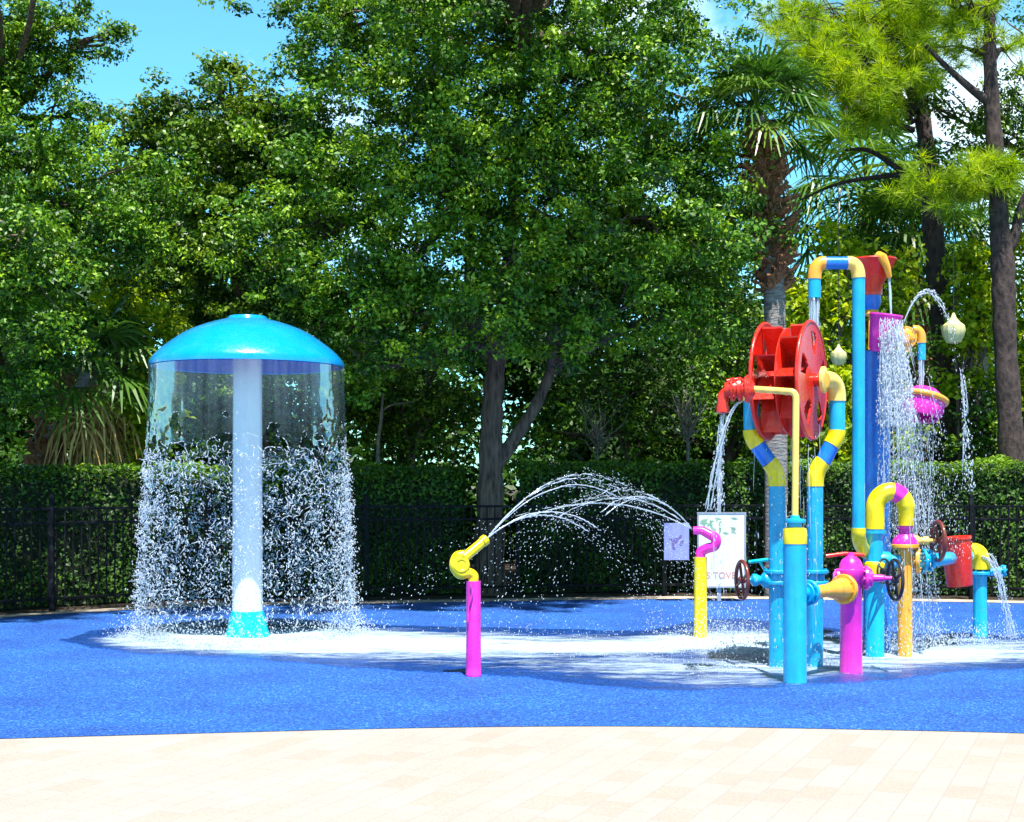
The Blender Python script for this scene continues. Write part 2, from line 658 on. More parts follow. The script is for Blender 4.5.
sheet('ground', [(-300, -60), (300, -60), (300, 600), (-300, 600)], -.012, ground_mat())
front = [G(px, py) for px, py in [(-420, 756), (-200, 745), (0, 738.5), (200, 733), (400, 728), (560, 726), (700, 726.5), (850, 729), (1024, 733), (1240, 741), (1400, 748)]]
front = [Vector((p.x, p.y, 0)) for p in smooth_path(front, 6)]
back = [G(px, py) for px, py in [(-420, 650), (-200, 634), (0, 618), (120, 610.5), (220, 606), (350, 604), (500, 601.5), (620, 599.5), (720, 599), (820, 600), (1024, 603.5), (1240, 610), (1400, 616)]]
back = [Vector((p.x, p.y, 0)) for p in smooth_path(back, 6)]
sheet('paving', [(-14, -4), (14, -4), (14, front[-1].y + .6)] + [(p.x, p.y + .05) for p in front[::-1]] + [(-14, front[0].y + .5)], -.004, paver_mat())
sheet('splash_pad', [(p.x, p.y) for p in front] + [(p.x, p.y) for p in back[::-1]], 0.0, pad_mat())
strip = MB()
cm = concrete_mat()
for i in range(len(back) - 1):
    a, b = back[i], back[i + 1]
    k = len(strip.v)
    strip.v += [Vector((a.x, a.y - .02, .006)), Vector((b.x, b.y - .02, .006)), Vector((b.x, b.y + .42, .006)), Vector((a.x, a.y + .42, .006))]
    strip.f.append((k, k + 1, k + 2, k + 3))
st_o = strip.build('path', cm)
st_o['kind'] = 'structure'


# ------------------------------------------------------------------ shallow water with foam
def water_mat():
    m, nt, out = nodes_of('shallow_foaming_water')
    tc = N(nt, 'TexCoord')
    at = N(nt, 'Attribute', attribute_name='foam')
    mp = N(nt, 'Mapping')
    mp.inputs['Scale'].default_value = (.45, 1.5, 1)
    nt.links.new(tc.outputs['Object'], mp.inputs['Vector'])
    n1 = N(nt, 'TexNoise', Scale=3.2, Detail=9.0, Roughness=.72, Distortion=.6)
    n2 = N(nt, 'TexNoise', Scale=15.0, Detail=6.0, Roughness=.75, Distortion=.5)
    nt.links.new(mp.outputs[0], n1.inputs['Vector'])
    nt.links.new(mp.outputs[0], n2.inputs['Vector'])
    a1 = N(nt, 'Math', operation='MULTIPLY_ADD')
    nt.links.new(n1.outputs['Fac'], a1.inputs[0])
    a1.inputs[1].default_value = 3.6
    nt.links.new(at.outputs['Fac'], a1.inputs[2])
    a2 = N(nt, 'Math', operation='MULTIPLY_ADD')
    nt.links.new(n2.outputs['Fac'], a2.inputs[0])
    a2.inputs[1].default_value = 2.4
    nt.links.new(a1.outputs[0], a2.inputs[2])
    mr = N(nt, 'MapRange')
    mr.inputs['From Min'].default_value = 3.05
    mr.inputs['From Max'].default_value = 4.7
    mr.clamp = True
    nt.links.new(a2.outputs[0], mr.inputs['Value'])
    foam = N(nt, 'BsdfDiffuse', Color=(.54, .68, .76, 1))
    bp = N(nt, 'Bump', Strength=.5, Distance=.02)
    nt.links.new(a2.outputs[0], bp.inputs['Height'])
    nt.links.new(bp.outputs[0], foam.inputs['Normal'])
    tr = N(nt, 'BsdfTransparent', Color=(.70, .82, .93, 1))
    g = N(nt, 'BsdfGlossy', Roughness=.08)
    nt.links.new(bp.outputs[0], g.inputs['Normal'])
    fr = N(nt, 'Fresnel', IOR=1.33)
    m1 = N(nt, 'MixShader')
    nt.links.new(fr.outputs[0], m1.inputs['Fac'])
    nt.links.new(tr.outputs[0], m1.inputs[1])
    nt.links.new(g.outputs[0], m1.inputs[2])
    m2 = N(nt, 'MixShader')
    nt.links.new(mr.outputs[0], m2.inputs['Fac'])
    nt.links.new(m1.outputs[0], m2.inputs[1])
    nt.links.new(foam.outputs[0], m2.inputs[2])
    nt.links.new(m2.outputs[0], out.inputs['Surface'])
    return m


def point_in(poly, x, y):
    ins = np.zeros(x.shape, bool)
    n = len(poly)
    for i in range(n):
        x1, y1 = poly[i]
        x2, y2 = poly[(i + 1) % n]
        c = ((y1 > y) != (y2 > y)) & (x < (x2 - x1) * (y - y1) / (y2 - y1 + 1e-12) + x1)
        ins ^= c
    return ins


def make_water():
    front_e = [(58, 641), (90, 648), (150, 655), (250, 660), (340, 667), (420, 673), (520, 679), (600, 687), (690, 692), (770, 690), (840, 684), (920, 678), (1024, 668), (1100, 660)]
    back_e = [(1100, 638), (1024, 637), (920, 634), (800, 626), (740, 618), (700, 621), (640, 631), (560, 630), (460, 627), (360, 625), (250, 623), (150, 625), (90, 631)]
    poly = [tuple(G(*p)[:2]) for p in front_e + back_e]
    xs = np.arange(-5.2, 6.8, .05)
    ys = np.arange(10.6, 17.6, .05)
    X, Y = np.meshgrid(xs, ys)
    jit = np.sin(X * 3.1 + Y) * .06 + np.sin(X * 7.3 - Y * 4) * .03
    ins = point_in(poly, X, Y + jit)
    src = [(245, 641, 1.3, 1.15, 1.35), (180, 640, .9, .8, .6), (330, 640, 1.0, .9, .7), (430, 645, 1.6, 1.0, .62), (540, 645, 1.5, .75, .6), (640, 648, 1.2, .4, .95), (700, 640, .7, .6, .7),
           (700, 668, 1.1, .6, .65), (740, 684, .6, .35, .8), (760, 640, .9, .9, .75), (905, 655, 1.0, .6, .85), (830, 668, .8, .35, .55), (980, 655, 1.4, .8, .7), (1010, 640, .8, .8, .5), (600, 668, .9, .4, .2), (480, 655, 1.0, .6, .25)]
    foam = np.full(X.shape, -.05)
    for px, py, rx, ry, w in src:
        c = G(px, py)
        q = ((X - c.x) / rx) ** 2 + ((Y - c.y) / ry) ** 2
        foam += w * np.exp(-q)
    # less foam towards the outline
    dm = np.full(X.shape, 9.0)
    for i in range(len(poly)):
        ax_, ay_ = poly[i]
        bx_, by_ = poly[(i + 1) % len(poly)]
        L2 = (bx_ - ax_) ** 2 + (by_ - ay_) ** 2
        tt = np.clip(((X - ax_) * (bx_ - ax_) + (Y - ay_) * (by_ - ay_)) / L2, 0, 1)
        dm = np.minimum(dm, np.hypot(X - ax_ - tt * (bx_ - ax_), Y - ay_ - tt * (by_ - ay_)))
    foam -= 1.5 * np.exp(-dm / .22)
    idx = -np.ones(X.shape, int)
    keep = ins
    idx[keep] = np.arange(keep.sum())
    z = .009 + .004 * np.sin(X * 9 + Y * 4) * np.sin(Y * 11 - X * 3)
    V = np.stack([X[keep], Y[keep], z[keep]], 1)
    fs = []
    ny, nx = X.shape
    for j in range(ny - 1):
        for i in range(nx - 1):
            a, b, c, d = idx[j, i], idx[j, i + 1], idx[j + 1, i + 1], idx[j + 1, i]
            if min(a, b, c, d) >= 0:
                fs.append((a, b, c, d))
    me = bpy.data.meshes.new('water')
    me.from_pydata([tuple(v) for v in V], [], fs)
    at = me.attributes.new('foam', 'FLOAT', 'POINT')
    at.data.foreach_set('value', foam[keep].astype(np.float32))
    me.polygons.foreach_set('use_smooth', [True] * len(me.polygons))
    me.materials.append(water_mat())
    o = bpy.data.objects.new('water', me)
    COL.objects.link(o)
    tag(o, 'shallow foaming water spreading over the blue splash pad', 'water', kind='structure')


make_water()


# ------------------------------------------------------------------ drops and jets
OCT = np.array([(1, 0, 0), (0, 1, 0), (-1, 0, 0), (0, -1, 0), (0, 0, 1), (0, 0, -1)], float)
OF = np.array([(0, 1, 4), (1, 2, 4), (2, 3, 4), (3, 0, 4), (1, 0, 5), (2, 1, 5), (3, 2, 5), (0, 3, 5)])


class Drops:
    def __init__(s):
        s.p, s.r, s.e, s.ax = [], [], [], []
        s.mb = MB()

    def add(s, p, r, e=1.0, ax=None):
        p = np.atleast_2d(p)
        n = len(p)
        s.p.append(p)
        s.r.append(np.broadcast_to(r, (n,)).copy())
        s.e.append(np.broadcast_to(e, (n,)).copy())
        s.ax.append(np.broadcast_to(np.array((0, 0, 1.)) if ax is None else ax, (n, 3)).copy())

    def build(s, name, mat, label, cat, group=None, parent=None):
        V, Fc = [], []
        nv = 0
        if s.p:
            p, r, e, ax = (np.concatenate(q) for q in (s.p, s.r, s.e, s.ax))
            n = len(p)
            ax = unit(ax)
            h = np.where(np.abs(ax[:, 2:]) > .9, np.array((1., 0, 0)), np.array((0, 0, 1.)))
            u = unit(np.cross(ax, h))
            w = np.cross(ax, u)
            a = rng.random(n)[:, None] * 6.28
            u, w = u * np.cos(a) + w * np.sin(a), w * np.cos(a) - u * np.sin(a)
            vv = p[:, None, :] + r[:, None, None] * (OCT[None, :, 0:1] * u[:, None] + OCT[None, :, 1:2] * w[:, None] + OCT[None, :, 2:3] * e[:, None, None] * ax[:, None])
            V = vv.reshape(-1, 3)
            Fc = (OF[None] + (np.arange(n) * 6)[:, None, None]).reshape(-1, 3)
            nv = len(V)
        verts = [tuple(v) for v in V] + [tuple(v) for v in s.mb.v]
        faces = [tuple(f) for f in Fc] + [tuple(i + nv for i in f) for f in s.mb.f]
        me = bpy.data.meshes.new(name)
        me.from_pydata(verts, [], faces)
        me.polygons.foreach_set('use_smooth', [True] * len(me.polygons))
        me.materials.append(mat)
        o = bpy.data.objects.new(name, me)
        COL.objects.link(o)
        tag(o, label, cat, group, 'stuff')
        if parent:
            o.parent = parent
        return o


def ballistic(p0, v0, t):
    t = np.asarray(t)[:, None]
    return np.array(p0) + np.array(v0) * t + np.array((0, 0, -4.9)) * t * t


def vel(p0, apex_z, target_xy):
    """velocity from p0 that tops out at apex_z and comes down (z=0) at target"""
    vz = math.sqrt(2 * 9.8 * max(apex_z - p0[2], .01))
    T = vz / 9.8 + math.sqrt(2 * apex_z / 9.8)
    return np.array(((target_xy[0] - p0[0]) / T, (target_xy[1] - p0[1]) / T, vz)), T


def jet(dr, p0, v0, T, n, core=.35, r=.006, spread=.05, thin=.6):
    """solid thread for the first part, then drops that scatter"""
    k = 44
    ts = np.linspace(0, T * core, k)
    pts = ballistic(p0, v0, ts)
    wob = np.cumsum(rng.normal(size=pts.shape), axis=0) * .0022 * np.linspace(0, 1, k)[:, None]
    pts += wob + rng.normal(size=pts.shape) * .0025 * np.linspace(0, 1, k)[:, None]
    i = 0
    while i < k - 2:
        f = i / k
        ln = k if f < .12 and random.random() < .5 else random.randint(3, max(4, int(16 * (1 - f))))
        j = min(k, i + ln)
        q = pts[i:j]
        if len(q) >= 3:
            ww = r * random.uniform(.55, 1.15) * (1 - .35 * f)
            dr.mb.tube([Vector(p) for p in q], [ww * (.3 if u in (0, len(q) - 1) else random.uniform(.65, 1.3)) for u in range(len(q))], 5)
        i = j + (random.randint(0, 2) if f > .3 else 0)
    t = T * (.1 + .9 * rng.random(n) ** thin)
    p = ballistic(p0, v0, t)
    s = (t / T)[:, None]
    p += rng.normal(size=p.shape) * spread * (.08 + s ** 1.6) * np.array((1, 1, 1.1))
    vv = v0 + np.array((0, 0, -9.8)) * t[:, None]
    ok = p[:, 2] > .01
    rr = r * (.45 + .65 * rng.random(n))
    dr.add(p[ok], rr[ok], (1 + 2.2 * rng.random(n) ** 2)[ok], vv[ok])


def fall(dr, top, bottom_z, n, r_top, r_bot, size=.006, streaks=0, drift=(0, 0), ex=1.5, ragged=True):
    top = Vector(top)
    H = top.z - bottom_z
    s = rng.random(n) ** .8
    ang = rng.random(n) * 6.283
    rad = (r_top + (r_bot - r_top) * s ** ex) * rng.random(n) ** .5
    p = np.stack([top.x + np.cos(ang) * rad + drift[0] * s ** .6, top.y + np.sin(ang) * rad + drift[1] * s ** .6, top.z - H * s], 1)
    dr.add(p, size * (.45 + .9 * rng.random(n)), 1.2 + 3 * rng.random(n) ** 2)
    for _ in range(streaks):
        a = random.uniform(0, 6.283)
        q = math.sqrt(random.random())
        s0 = random.random() ** 1.5 * .7
        ln = random.uniform(.08, .28)
        pts = []
        for i in range(6):
            ss = min(1, s0 + ln * i / 5)
            rr = (r_top + (r_bot - r_top) * ss ** ex) * q
            pts.append((top.x + math.cos(a) * rr + drift[0] * ss ** .6 + random.uniform(-.004, .004), top.y + math.sin(a) * rr + drift[1] * ss ** .6, top.z - H * ss))
        w = size * random.uniform(.4, .9)
        dr.mb.tube(pts, [w * .3, w, w * .8, w, w * .7, w * .2], 4)


# ------------------------------------------------------------------ mushroom shower
MX = (247.5 - 512) / F * 15.0
MY = 15.0
RIMZ = 2.855


def mushroom():
    t = thing('mushroom_shower', (MX, MY, 0), 'large blue mushroom shower on a white pole pouring a curtain of water', 'water feature')
    o = (MX, MY, 0)
    MB().lathe(o, (0, 0, 1), [(0, .235), (.01, .24), (.04, .225), (.12, .205), (.26, .172), (.275, .168)], 40).build('base', M['teal'], t)
    MB().lathe(o, (0, 0, 1), [(.27, .16), (1.2, .156), (RIMZ + .12, .150)], 40).build('pole', M['white'], t)
    prof_out = [(0, 1.0), (-.012, 1.012), (.03, 1.014), (.075, .985), (.12, .945), (.165, .90), (.215, .835), (.27, .76), (.325, .68), (.38, .575), (.425, .46), (.46, .35), (.487, .25), (.50, .205), (.517, .2), (.523, .19), (.526, .0)]
    prof_in = [(.49, .0), (.40, .44), (.32, .64), (.22, .79), (.11, .92), (.03, .975), (0, 1.0)]
    mb = MB()
    mb.lathe((MX, MY, RIMZ), (0, 0, 1), prof_out[::1], 96)
    mb.f = mb.f[:-2]
    dome = mb.build('dome', M['dome'], t, sharp=50)
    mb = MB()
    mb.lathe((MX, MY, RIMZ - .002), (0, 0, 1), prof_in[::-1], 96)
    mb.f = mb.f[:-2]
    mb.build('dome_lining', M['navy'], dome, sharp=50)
    return t


mushroom()


def curtain():
    """thin film falling off the rim; it tears into webs and then into drops"""
    nth, dz = 330, .02
    nz = int((RIMZ - .75) / dz)
    rr = lambda z: 1.012 + .072 * ((RIMZ - z) / 1.9) ** 1.25
    alive = np.zeros((nth, nz), bool)
    P3 = np.zeros((nth, nz + 1, 3))
    for i in range(nth):
        a = 2 * math.pi * i / nth
        for k in range(nz + 1):
            z = RIMZ - .02 - k * dz
            r = rr(z)
            w = min(1, k * dz / 1.1) ** 1.6
            j = noise.noise(Vector((math.cos(a) * 7, math.sin(a) * 7, z * 5))) * .035 * w
            j2 = noise.noise(Vector((math.cos(a) * 19, math.sin(a) * 19, z * 19 + 5))) * .02 * w
            r += j + j2
            ja = noise.noise(Vector((math.cos(a) * 23, math.sin(a) * 23, z * 21 + 40))) * .014 * w
            P3[i, k] = (MX + math.cos(a + ja) * r, MY + math.sin(a + ja) * r, z + noise.noise(Vector((math.cos(a) * 21, math.sin(a) * 21, z * 20 + 90))) * .02 * w)
        for k in range(nz):
            z = RIMZ - .02 - k * dz
            f = (RIMZ - z)
            n1 = noise.noise(Vector((math.cos(a) * 6.5, math.sin(a) * 6.5, z * 6.5 + 20)))
            n2 = noise.noise(Vector((math.cos(a) * 14, math.sin(a) * 14, z * 14 + 60)))
            v = n1 * .7 + n2 * .5
            lim = .72 - max(0, f - .25) * .80 if f < 1.0 else .12 - (f - 1.0) * .62
            edge = .75 + .22 * noise.noise(Vector((math.cos(a) * 3, math.sin(a) * 3, 3)))
            if f > edge:
                lim = min(lim, .03 - (f - edge) * .55)
            alive[i, k] = v < lim
    # relax the torn edges so they curve
    bn = {}
    for i in range(nth):
        for k in range(1, nz):
            a = alive[i, k]
            for (i2, k2, e) in (((i + 1) % nth, k, (((i + 1) % nth, k), ((i + 1) % nth, k + 1))), (i, k + 1, ((i, k + 1), ((i + 1) % nth, k + 1)))):
                if k2 < nz and alive[i2, k2] != a:
                    bn.setdefault(e[0], []).append(e[1])
                    bn.setdefault(e[1], []).append(e[0])
    for _ in range(4):
        new = {v: P3[v] * .4 + .6 * np.mean([P3[q] for q in ns], axis=0) for v, ns in bn.items()}
        for v, p in new.items():
            P3[v] = p
    uvs = []
    verts = [tuple(P3[i, k]) for i in range(nth) for k in range(nz + 1)]
    faces = []
    vid = lambda i, k: (i % nth) * (nz + 1) + k
    for i in range(nth):
        for k in range(nz):
            if alive[i, k]:
                faces.append((vid(i, k), vid(i + 1, k), vid(i + 1, k + 1), vid(i, k + 1)))
                uvs += [(i / nth, k / nz), ((i + 1) / nth, k / nz), ((i + 1) / nth, (k + 1) / nz), (i / nth, (k + 1) / nz)]
    me = bpy.data.meshes.new('water_curtain')
    me.from_pydata(verts, [], faces)
    ul = me.uv_layers.new(name='UVMap')
    ul.data.foreach_set('uv', np.array(uvs, np.float32).reshape(-1))
    me.polygons.foreach_set('use_smooth', [True] * len(me.polygons))
    me.materials.append(M['sheet'])
    o = bpy.data.objects.new('water_curtain', me)
    COL.objects.link(o)
    tag(o, 'thin clear curtain of water falling off the blue mushroom rim', 'water', kind='stuff')
    # rims of the torn film: threads along every torn edge
    dr = Drops()
    for i in range(nth):
        for k in range(1, nz):
            a = alive[i, k]
            for (i2, k2, e) in (((i + 1) % nth, k, (vid(i + 1, k), vid(i + 1, k + 1))), (i, k + 1, (vid(i, k + 1), vid(i + 1, k + 1)))):
                if k2 >= nz:
                    continue
                if alive[i2, k2] != a:
                    f = k * dz
                    if random.random() < (.7 if f > .8 else .4):
                        p, q = Vector(verts[e[0]]), Vector(verts[e[1]])
                        w = random.uniform(.0018, .0052) * (1.0 if f > .7 else .8)
                        dr.mb.tube([p, p.lerp(q, .5) + Vector((0, 0, random.uniform(-.004, .004))), q], [w, w * 1.25, w], 4)
    # drops below
    n = 15000
    s = rng.random(n) ** .75
    z = 2.0 - s * 1.98
    th = rng.random(n) * 6.283
    th += .12 * np.sin(th * 23)
    r = np.array([rr(q) for q in z]) + rng.normal(size=n) * (.02 + .045 * s)
    p = np.stack([MX + np.cos(th) * r, MY + np.sin(th) * r, z], 1)
    nn = np.array([noise.noise(Vector((math.cos(b) * 4.5, math.sin(b) * 4.5, c * 4.2))) for b, c in zip(th, z)])
    ok = nn > -.16 - .25 * (s > .6) - rng.random(n) * .3
    dr.add(p[ok], (.0028 + .0080 * rng.random(n) ** 2.6)[ok], (1 + 1.2 * rng.random(n))[ok], unit(rng.normal(size=(n, 3)) * .5 + np.array((0, 0, 1)))[ok])
    # short curled threads among the drops
    for _ in range(3600):
        a = random.uniform(0, 6.283)
        z0 = 1.95 - random.random() ** .9 * 1.7
        r0 = rr(z0) + random.gauss(0, .03)
        c = Vector((MX + math.cos(a) * r0, MY + math.sin(a) * r0, z0))
        if noise.noise(Vector((math.cos(a) * 4.5, math.sin(a) * 4.5, z0 * 4.2))) < -.2:
            continue
        d = Vector((random.gauss(0, 1), random.gauss(0, 1), random.gauss(0, 1))).normalized() * random.uniform(.012, .04)
        e = Vector((random.gauss(0, 1), random.gauss(0, 1), random.gauss(0, 1))).normalized() * .012
        w = random.uniform(.003, .0062)
        dr.mb.tube([c - d, c + e, c + d], [w * .7, w, w * .6], 4)
    # splash crown on the pad
    n = 5200
    th = rng.random(n) * 6.283
    r = 1.13 + rng.normal(size=n) * .16
    z = np.abs(rng.normal(size=n)) * .10 + .01
    dr.add(np.stack([MX + np.cos(th) * r, MY + np.sin(th) * r, z], 1), .003 + .005 * rng.random(n), 1.2)
    dr.build('water_spray', M['spray'], 'white drops and torn threads of water under the blue mushroom', 'water')


curtain()


# ------------------------------------------------------------------ two jet posts in the middle
def seg(parent, name, mat, pts, rad, k=18):
    return MB().tube(pts, rad, k).build(name, M[mat], parent)


def jet_posts():
    D = 11.92
    b = G(473.5, 676)
    t = thing('spray_nozzle', (b.x, b.y, 0), 'magenta post with a looped yellow nozzle spraying to the right', 'spray nozzle')
    top = P(473, 581, b.y)
    MB().lathe(b, (0, 0, 1), [(0, .066), (.012, .068), (.02, .066), (.1, .064), (top.z, .061)], 28).build('post', M['pink'], t)
    q = lambda x, y, dd=0: P(x, y, b.y + dd)
    path = smooth_path([q(473, 583), q(473.2, 576), q(468, 573, -.01), q(460, 574, -.03), q(454.5, 566, -.04), q(457, 557, -.03), q(464, 555, -.02)], 6)
    MB().tube(path, .044, 18).torus(q(461, 565, -.05), (.25, -1, .1), .052, .024).lathe(q(461, 565, -.02), (.25, -1, .1), [(0, .06), (.03, .05), (.045, .03)], 24).build('loop', M['yellow'], t)
    MB().tube([q(460, 561, -.02), q(484, 541, .1)], [.044, .040], 20).lathe(q(482.5, 542, .09), (q(487, 538.5, .11) - q(482.5, 542, .09)), [(0, .047), (.04, .047), (.05, .035)], 24).build('nozzle', M['yellow'], t)
    seg(t, 'hose', 'pink', smooth_path([q(471, 583, -.075), q(472.5, 592, -.08), q(471, 600, -.078), q(468.5, 608, -.07), q(468, 622, -.068)], 5), .008, 8)
    tip1 = q(487, 538.5, .11)

    b2 = G(700.5, 638)
    t2 = thing('spray_nozzle', (b2.x, b2.y, 0), 'yellow post with a bent magenta nozzle spraying to the left', 'spray nozzle')
    top2 = P(700, 557, b2.y)
    MB().lathe(b2, (0, 0, 1), [(0, .074), (.012, .076), (.02, .074), (.1, .070), (top2.z, .066)], 28).build('post', M['yellow'], t2)
    q2 = lambda x, y, dd=0: P(x, y, b2.y + dd)
    path = smooth_path([q2(700.5, 559), q2(701, 552), q2(707, 548.5, -.02), q2(714.5, 546, -.05), q2(716, 539, -.06), q2(711, 534.5, -.05)], 6)
    MB().tube(path, .052, 18).build('bend', M['pink'], t2)
    MB().tube([q2(713, 536.5, -.05), q2(702, 530.5, -.02), q2(693.5, 530.5, 0)], [.05, .046, .042], 20).build('nozzle', M['pink'], t2)
    tip2 = q2(693, 530, 0)

    dr = Drops()
    for (ax, ay, n) in ((585, 474, 430), (578, 480, 380), (572, 488, 330), (541, 515, 260), (548, 512, 170)):
        dd = b.y + .55 * (ax - 487) / 98
        ap = P(ax, ay, dd)
        v0, T = vel(tip1, ap.z, (tip1.x + (ap.x - tip1.x) * (1 + math.sqrt(ap.z / (ap.z - tip1.z)) * .95), b.y + .11 + (dd - b.y) * 2.4))
        # horizontal speed so the top of the arc is at ap
        tv = v0[2] / 9.8
        v0[0] = (ap.x - tip1.x) / tv
        v0[1] = (ap.y - tip1.y) / tv
        for s in range(2):
            vv = v0 * (1 + rng.normal(size=3) * .012)
            jet(dr, tip1, vv, T, n // 2, core=.52, r=.0046, spread=.085, thin=.55)
    dr.build('water_jet', M['drop'], 'thin water jets arching right from the looped yellow nozzle', 'water jet', 'water jets between the two nozzle posts')
    dr = Drops()
    for (ax, ay, n) in ((622, 489, 330), (612, 496, 300), (596, 503, 260), (640, 497, 160)):
        dd = b2.y - .4 * (693 - ax) / 80
        ap = P(ax, ay, dd)
        v0, T = vel(tip2, ap.z, (0, 0))
        tv = v0[2] / 9.8
        v0[0] = (ap.x - tip2.x) / tv
        v0[1] = (ap.y - tip2.y) / tv
        for s in range(2):
            vv = v0 * (1 + rng.normal(size=3) * .014)
            jet(dr, tip2, vv, T, n // 2, core=.55, r=.0052, spread=.10, thin=.6)
    dr.build('water_jet', M['drop'], 'thin water jets arching left from the bent magenta nozzle', 'water jet', 'water jets between the two nozzle posts')


jet_posts()


# ------------------------------------------------------------------ pipework cluster
def hand_wheel(parent, mat, c, axis, R0, r0, spokes=4):
    mb = MB().torus(c, axis, R0, r0)
    t = Vector(axis).normalized()
    n = t.orthogonal().normalized()
    m = t.cross(n)
    for i in range(spokes):
        a = 2 * math.pi * i / spokes + .4
        d = n * math.cos(a) + m * math.sin(a)
        mb.tube([Vector(c), Vector(c) + d * R0], r0 * .75, 8)
    mb.lathe(Vector(c) - t * .03, t, [(0, .02), (.005, .03), (.055, .03), (.06, .02)], 16)
    return mb.build('hand_wheel', M[mat], parent)


def pipe_frame():
    D = 12.5
    cx = (796 - 512) / F * D
    t = thing('pipe_frame', (cx, D, 0), 'pair of bent blue and yellow pipes carrying the red water wheel', 'pipe frame')
    wc = P(789, 381, 12.5)
    ax = Vector((math.cos(R(26)), -math.sin(R(26)), 0))
    for side, (px0, pk, pv, dd) in enumerate(((777, 757, 751.5, .1), (815, 828, 837, -.1))):
        q = lambda x, y, w=0: P(x, y, D + w)
        s = -1 if side == 0 else 1
        base = q(px0, 667.5)
        base.z = 0
        r = .071
        pole = MB().lathe((base.x, base.y, 0), (0, 0, 1), [(0, r), (.015, r), (.02, r), (q(px0, 482).z, r)], 28).build('pole', M['cyan'], t)
        mid = q(px0, 577)
        mid.x, mid.y = base.x, base.y
        MB().flange(mid + Vector((0, 0, .048)), (0, 0, 1), .118, .032).flange(mid - Vector((0, 0, .048)), (0, 0, 1), .118, .032).lathe(mid - Vector((0, 0, .05)), (0, 0, 1), [(0, .085), (.1, .085)], 28).build('flange', M['cyan'], pole)
        a0 = q(px0, 484)
        c0 = q(px0, 470)
        a1 = q(px0 + s * 8, 462)
        MB().tube([a0 - Vector((0, 0, .02))] + arc3(a0, c0, a1) + [], r * 1.07, 22).build('elbow', M['yellow'], t)
        b0 = q(pv - s * 5, 444)
        MB().tube([a1, b0], r, 22).build('pipe', M['blue'], t)
        b1 = q(pv, 437)
        b2 = q(pv, 430)
        MB().tube(arc3(b0.lerp(a1, .06), b1, b2), r * 1.07, 22).build('elbow', M['yellow'], t)
        c1 = q(pv, 401)
        MB().tube([b2, c1], r, 22).build('pipe', M['cyan'], t)
        end = wc + ax * (.30 * s)
        if side == 0:
            end = wc - ax * .30
        cor = Vector((c1.x, c1.y, end.z + .01))
        e = MB().tube([c1] + arc3(c1 + Vector((0, 0, .015)), cor, end + (cor - end) * .25, 10) + [end], r * 1.1, 24)
        e.lathe(end - ax * s * .01, ax * s, [(0, .08), (.004, .118), (.03, .118), (.036, .10)], 28)
        e.build('elbow', M['cream'], t)
    # hand wheel and valve stem on the outer pole
    m = P(775, 580, D)
    hw = P(742, 580, D - .02)
    stem = MB().lathe(m, hw - m, [(0, .075), (.1, .07), (.13, .035), (.17, .055), (.20, .055), (.22, .022), (.30, .018)], 22).build('valve_stem', M['cyan'], t)
    hand_wheel(stem, 'brown', hw, (1, .16, 0), .165, .017)
    tb = P(766, 572, D + .06)
    tt = P(759, 561, D + .06)
    MB().tube([tb, P(760, 562, D + .06)], .012, 8).tube([P(749, 562, D + .1), P(769, 559.5, D + .02)], .017, 10).build('lever', M['teal'], t)

    # ---- water wheel, hung on its axle between the two elbows
    w = thing('water_wheel', wc, 'red bucket water wheel with round side discs hung between bent pipes', 'water wheel')
    up = Vector((0, 0, 1))
    fw = up.cross(ax)
    Rw = .51

    def holed_disc(off, holes=5, ph=.3):
        """disc with rounded-triangle cutouts, 18 mm thick with a rolled rim"""
        mb = MB()
        nr, nt_ = 16, 120
        keep = []
        for j in range(nr):
            for i in range(nt_):
                r_m = (.06 + (Rw - .06) * (j + .5) / nr)
                a_m = 2 * math.pi * (i + .5) / nt_
                k = round((a_m - ph) / (2 * math.pi / holes))
                da = a_m - ph - k * 2 * math.pi / holes
                x, y = r_m - .315, da * r_m
                wd = .075 * (1 + (x / .13) * .55)
                hole = abs(x) < .10 and abs(y) < wd * (1 - .25 * (abs(x) / .10) ** 3)
                keep.append(not hole)
        base_i = len(mb.v)
        for sgn in (-1, 1):
            for j in range(nr + 1):
                r_ = .06 + (Rw - .06) * j / nr
                bulge = .02 * (1 - (r_ / Rw) ** 2)
                for i in range(nt_):
                    a = 2 * math.pi * i / nt_
                    mb.v.append(wc + ax * (off + sgn * .009 + math.copysign(bulge, off)) + (fw * math.cos(a) + up * math.sin(a)) * r_)
        L = (nr + 1) * nt_
        for j in range(nr):
            for i in range(nt_):
                if not keep[j * nt_ + i]:
                    continue
                i2 = (i + 1) % nt_
                a, b, c, d = j * nt_ + i, j * nt_ + i2, (j + 1) * nt_ + i2, (j + 1) * nt_ + i
                mb.f.append((a, b, c, d))
                mb.f.append((L + d, L + c, L + b, L + a))
                for (jj, ii, e) in ((j + 1, i, (c, d)), (j - 1, i, (a, b)), (j, (i + 1) % nt_, (b, c)), (j, (i - 1) % nt_, (d, a))):
                    if jj < 0 or jj >= nr or not keep[jj * nt_ + ii]:
                        mb.f.append((e[1], e[0], L + e[0], L + e[1]))
        mb.torus(wc + ax * off, ax, Rw, .017, 72, 10)
        mb.build('side_disc', M['red'], w, sharp=45)

    for off in (-.20, .0, .20):
        if off == 0:
            mb = MB().lathe(wc - ax * .008, ax, [(0, Rw - .05), (.004, Rw - .045), (.012, Rw - .045), (.016, Rw - .05)], 72)
            mb.build('middle_disc', M['red'], w)
        else:
            holed_disc(off)
    MB().lathe(wc - ax * .27, ax, [(0, .05), (.54, .05)], 24).build('axle', M['red'], w)
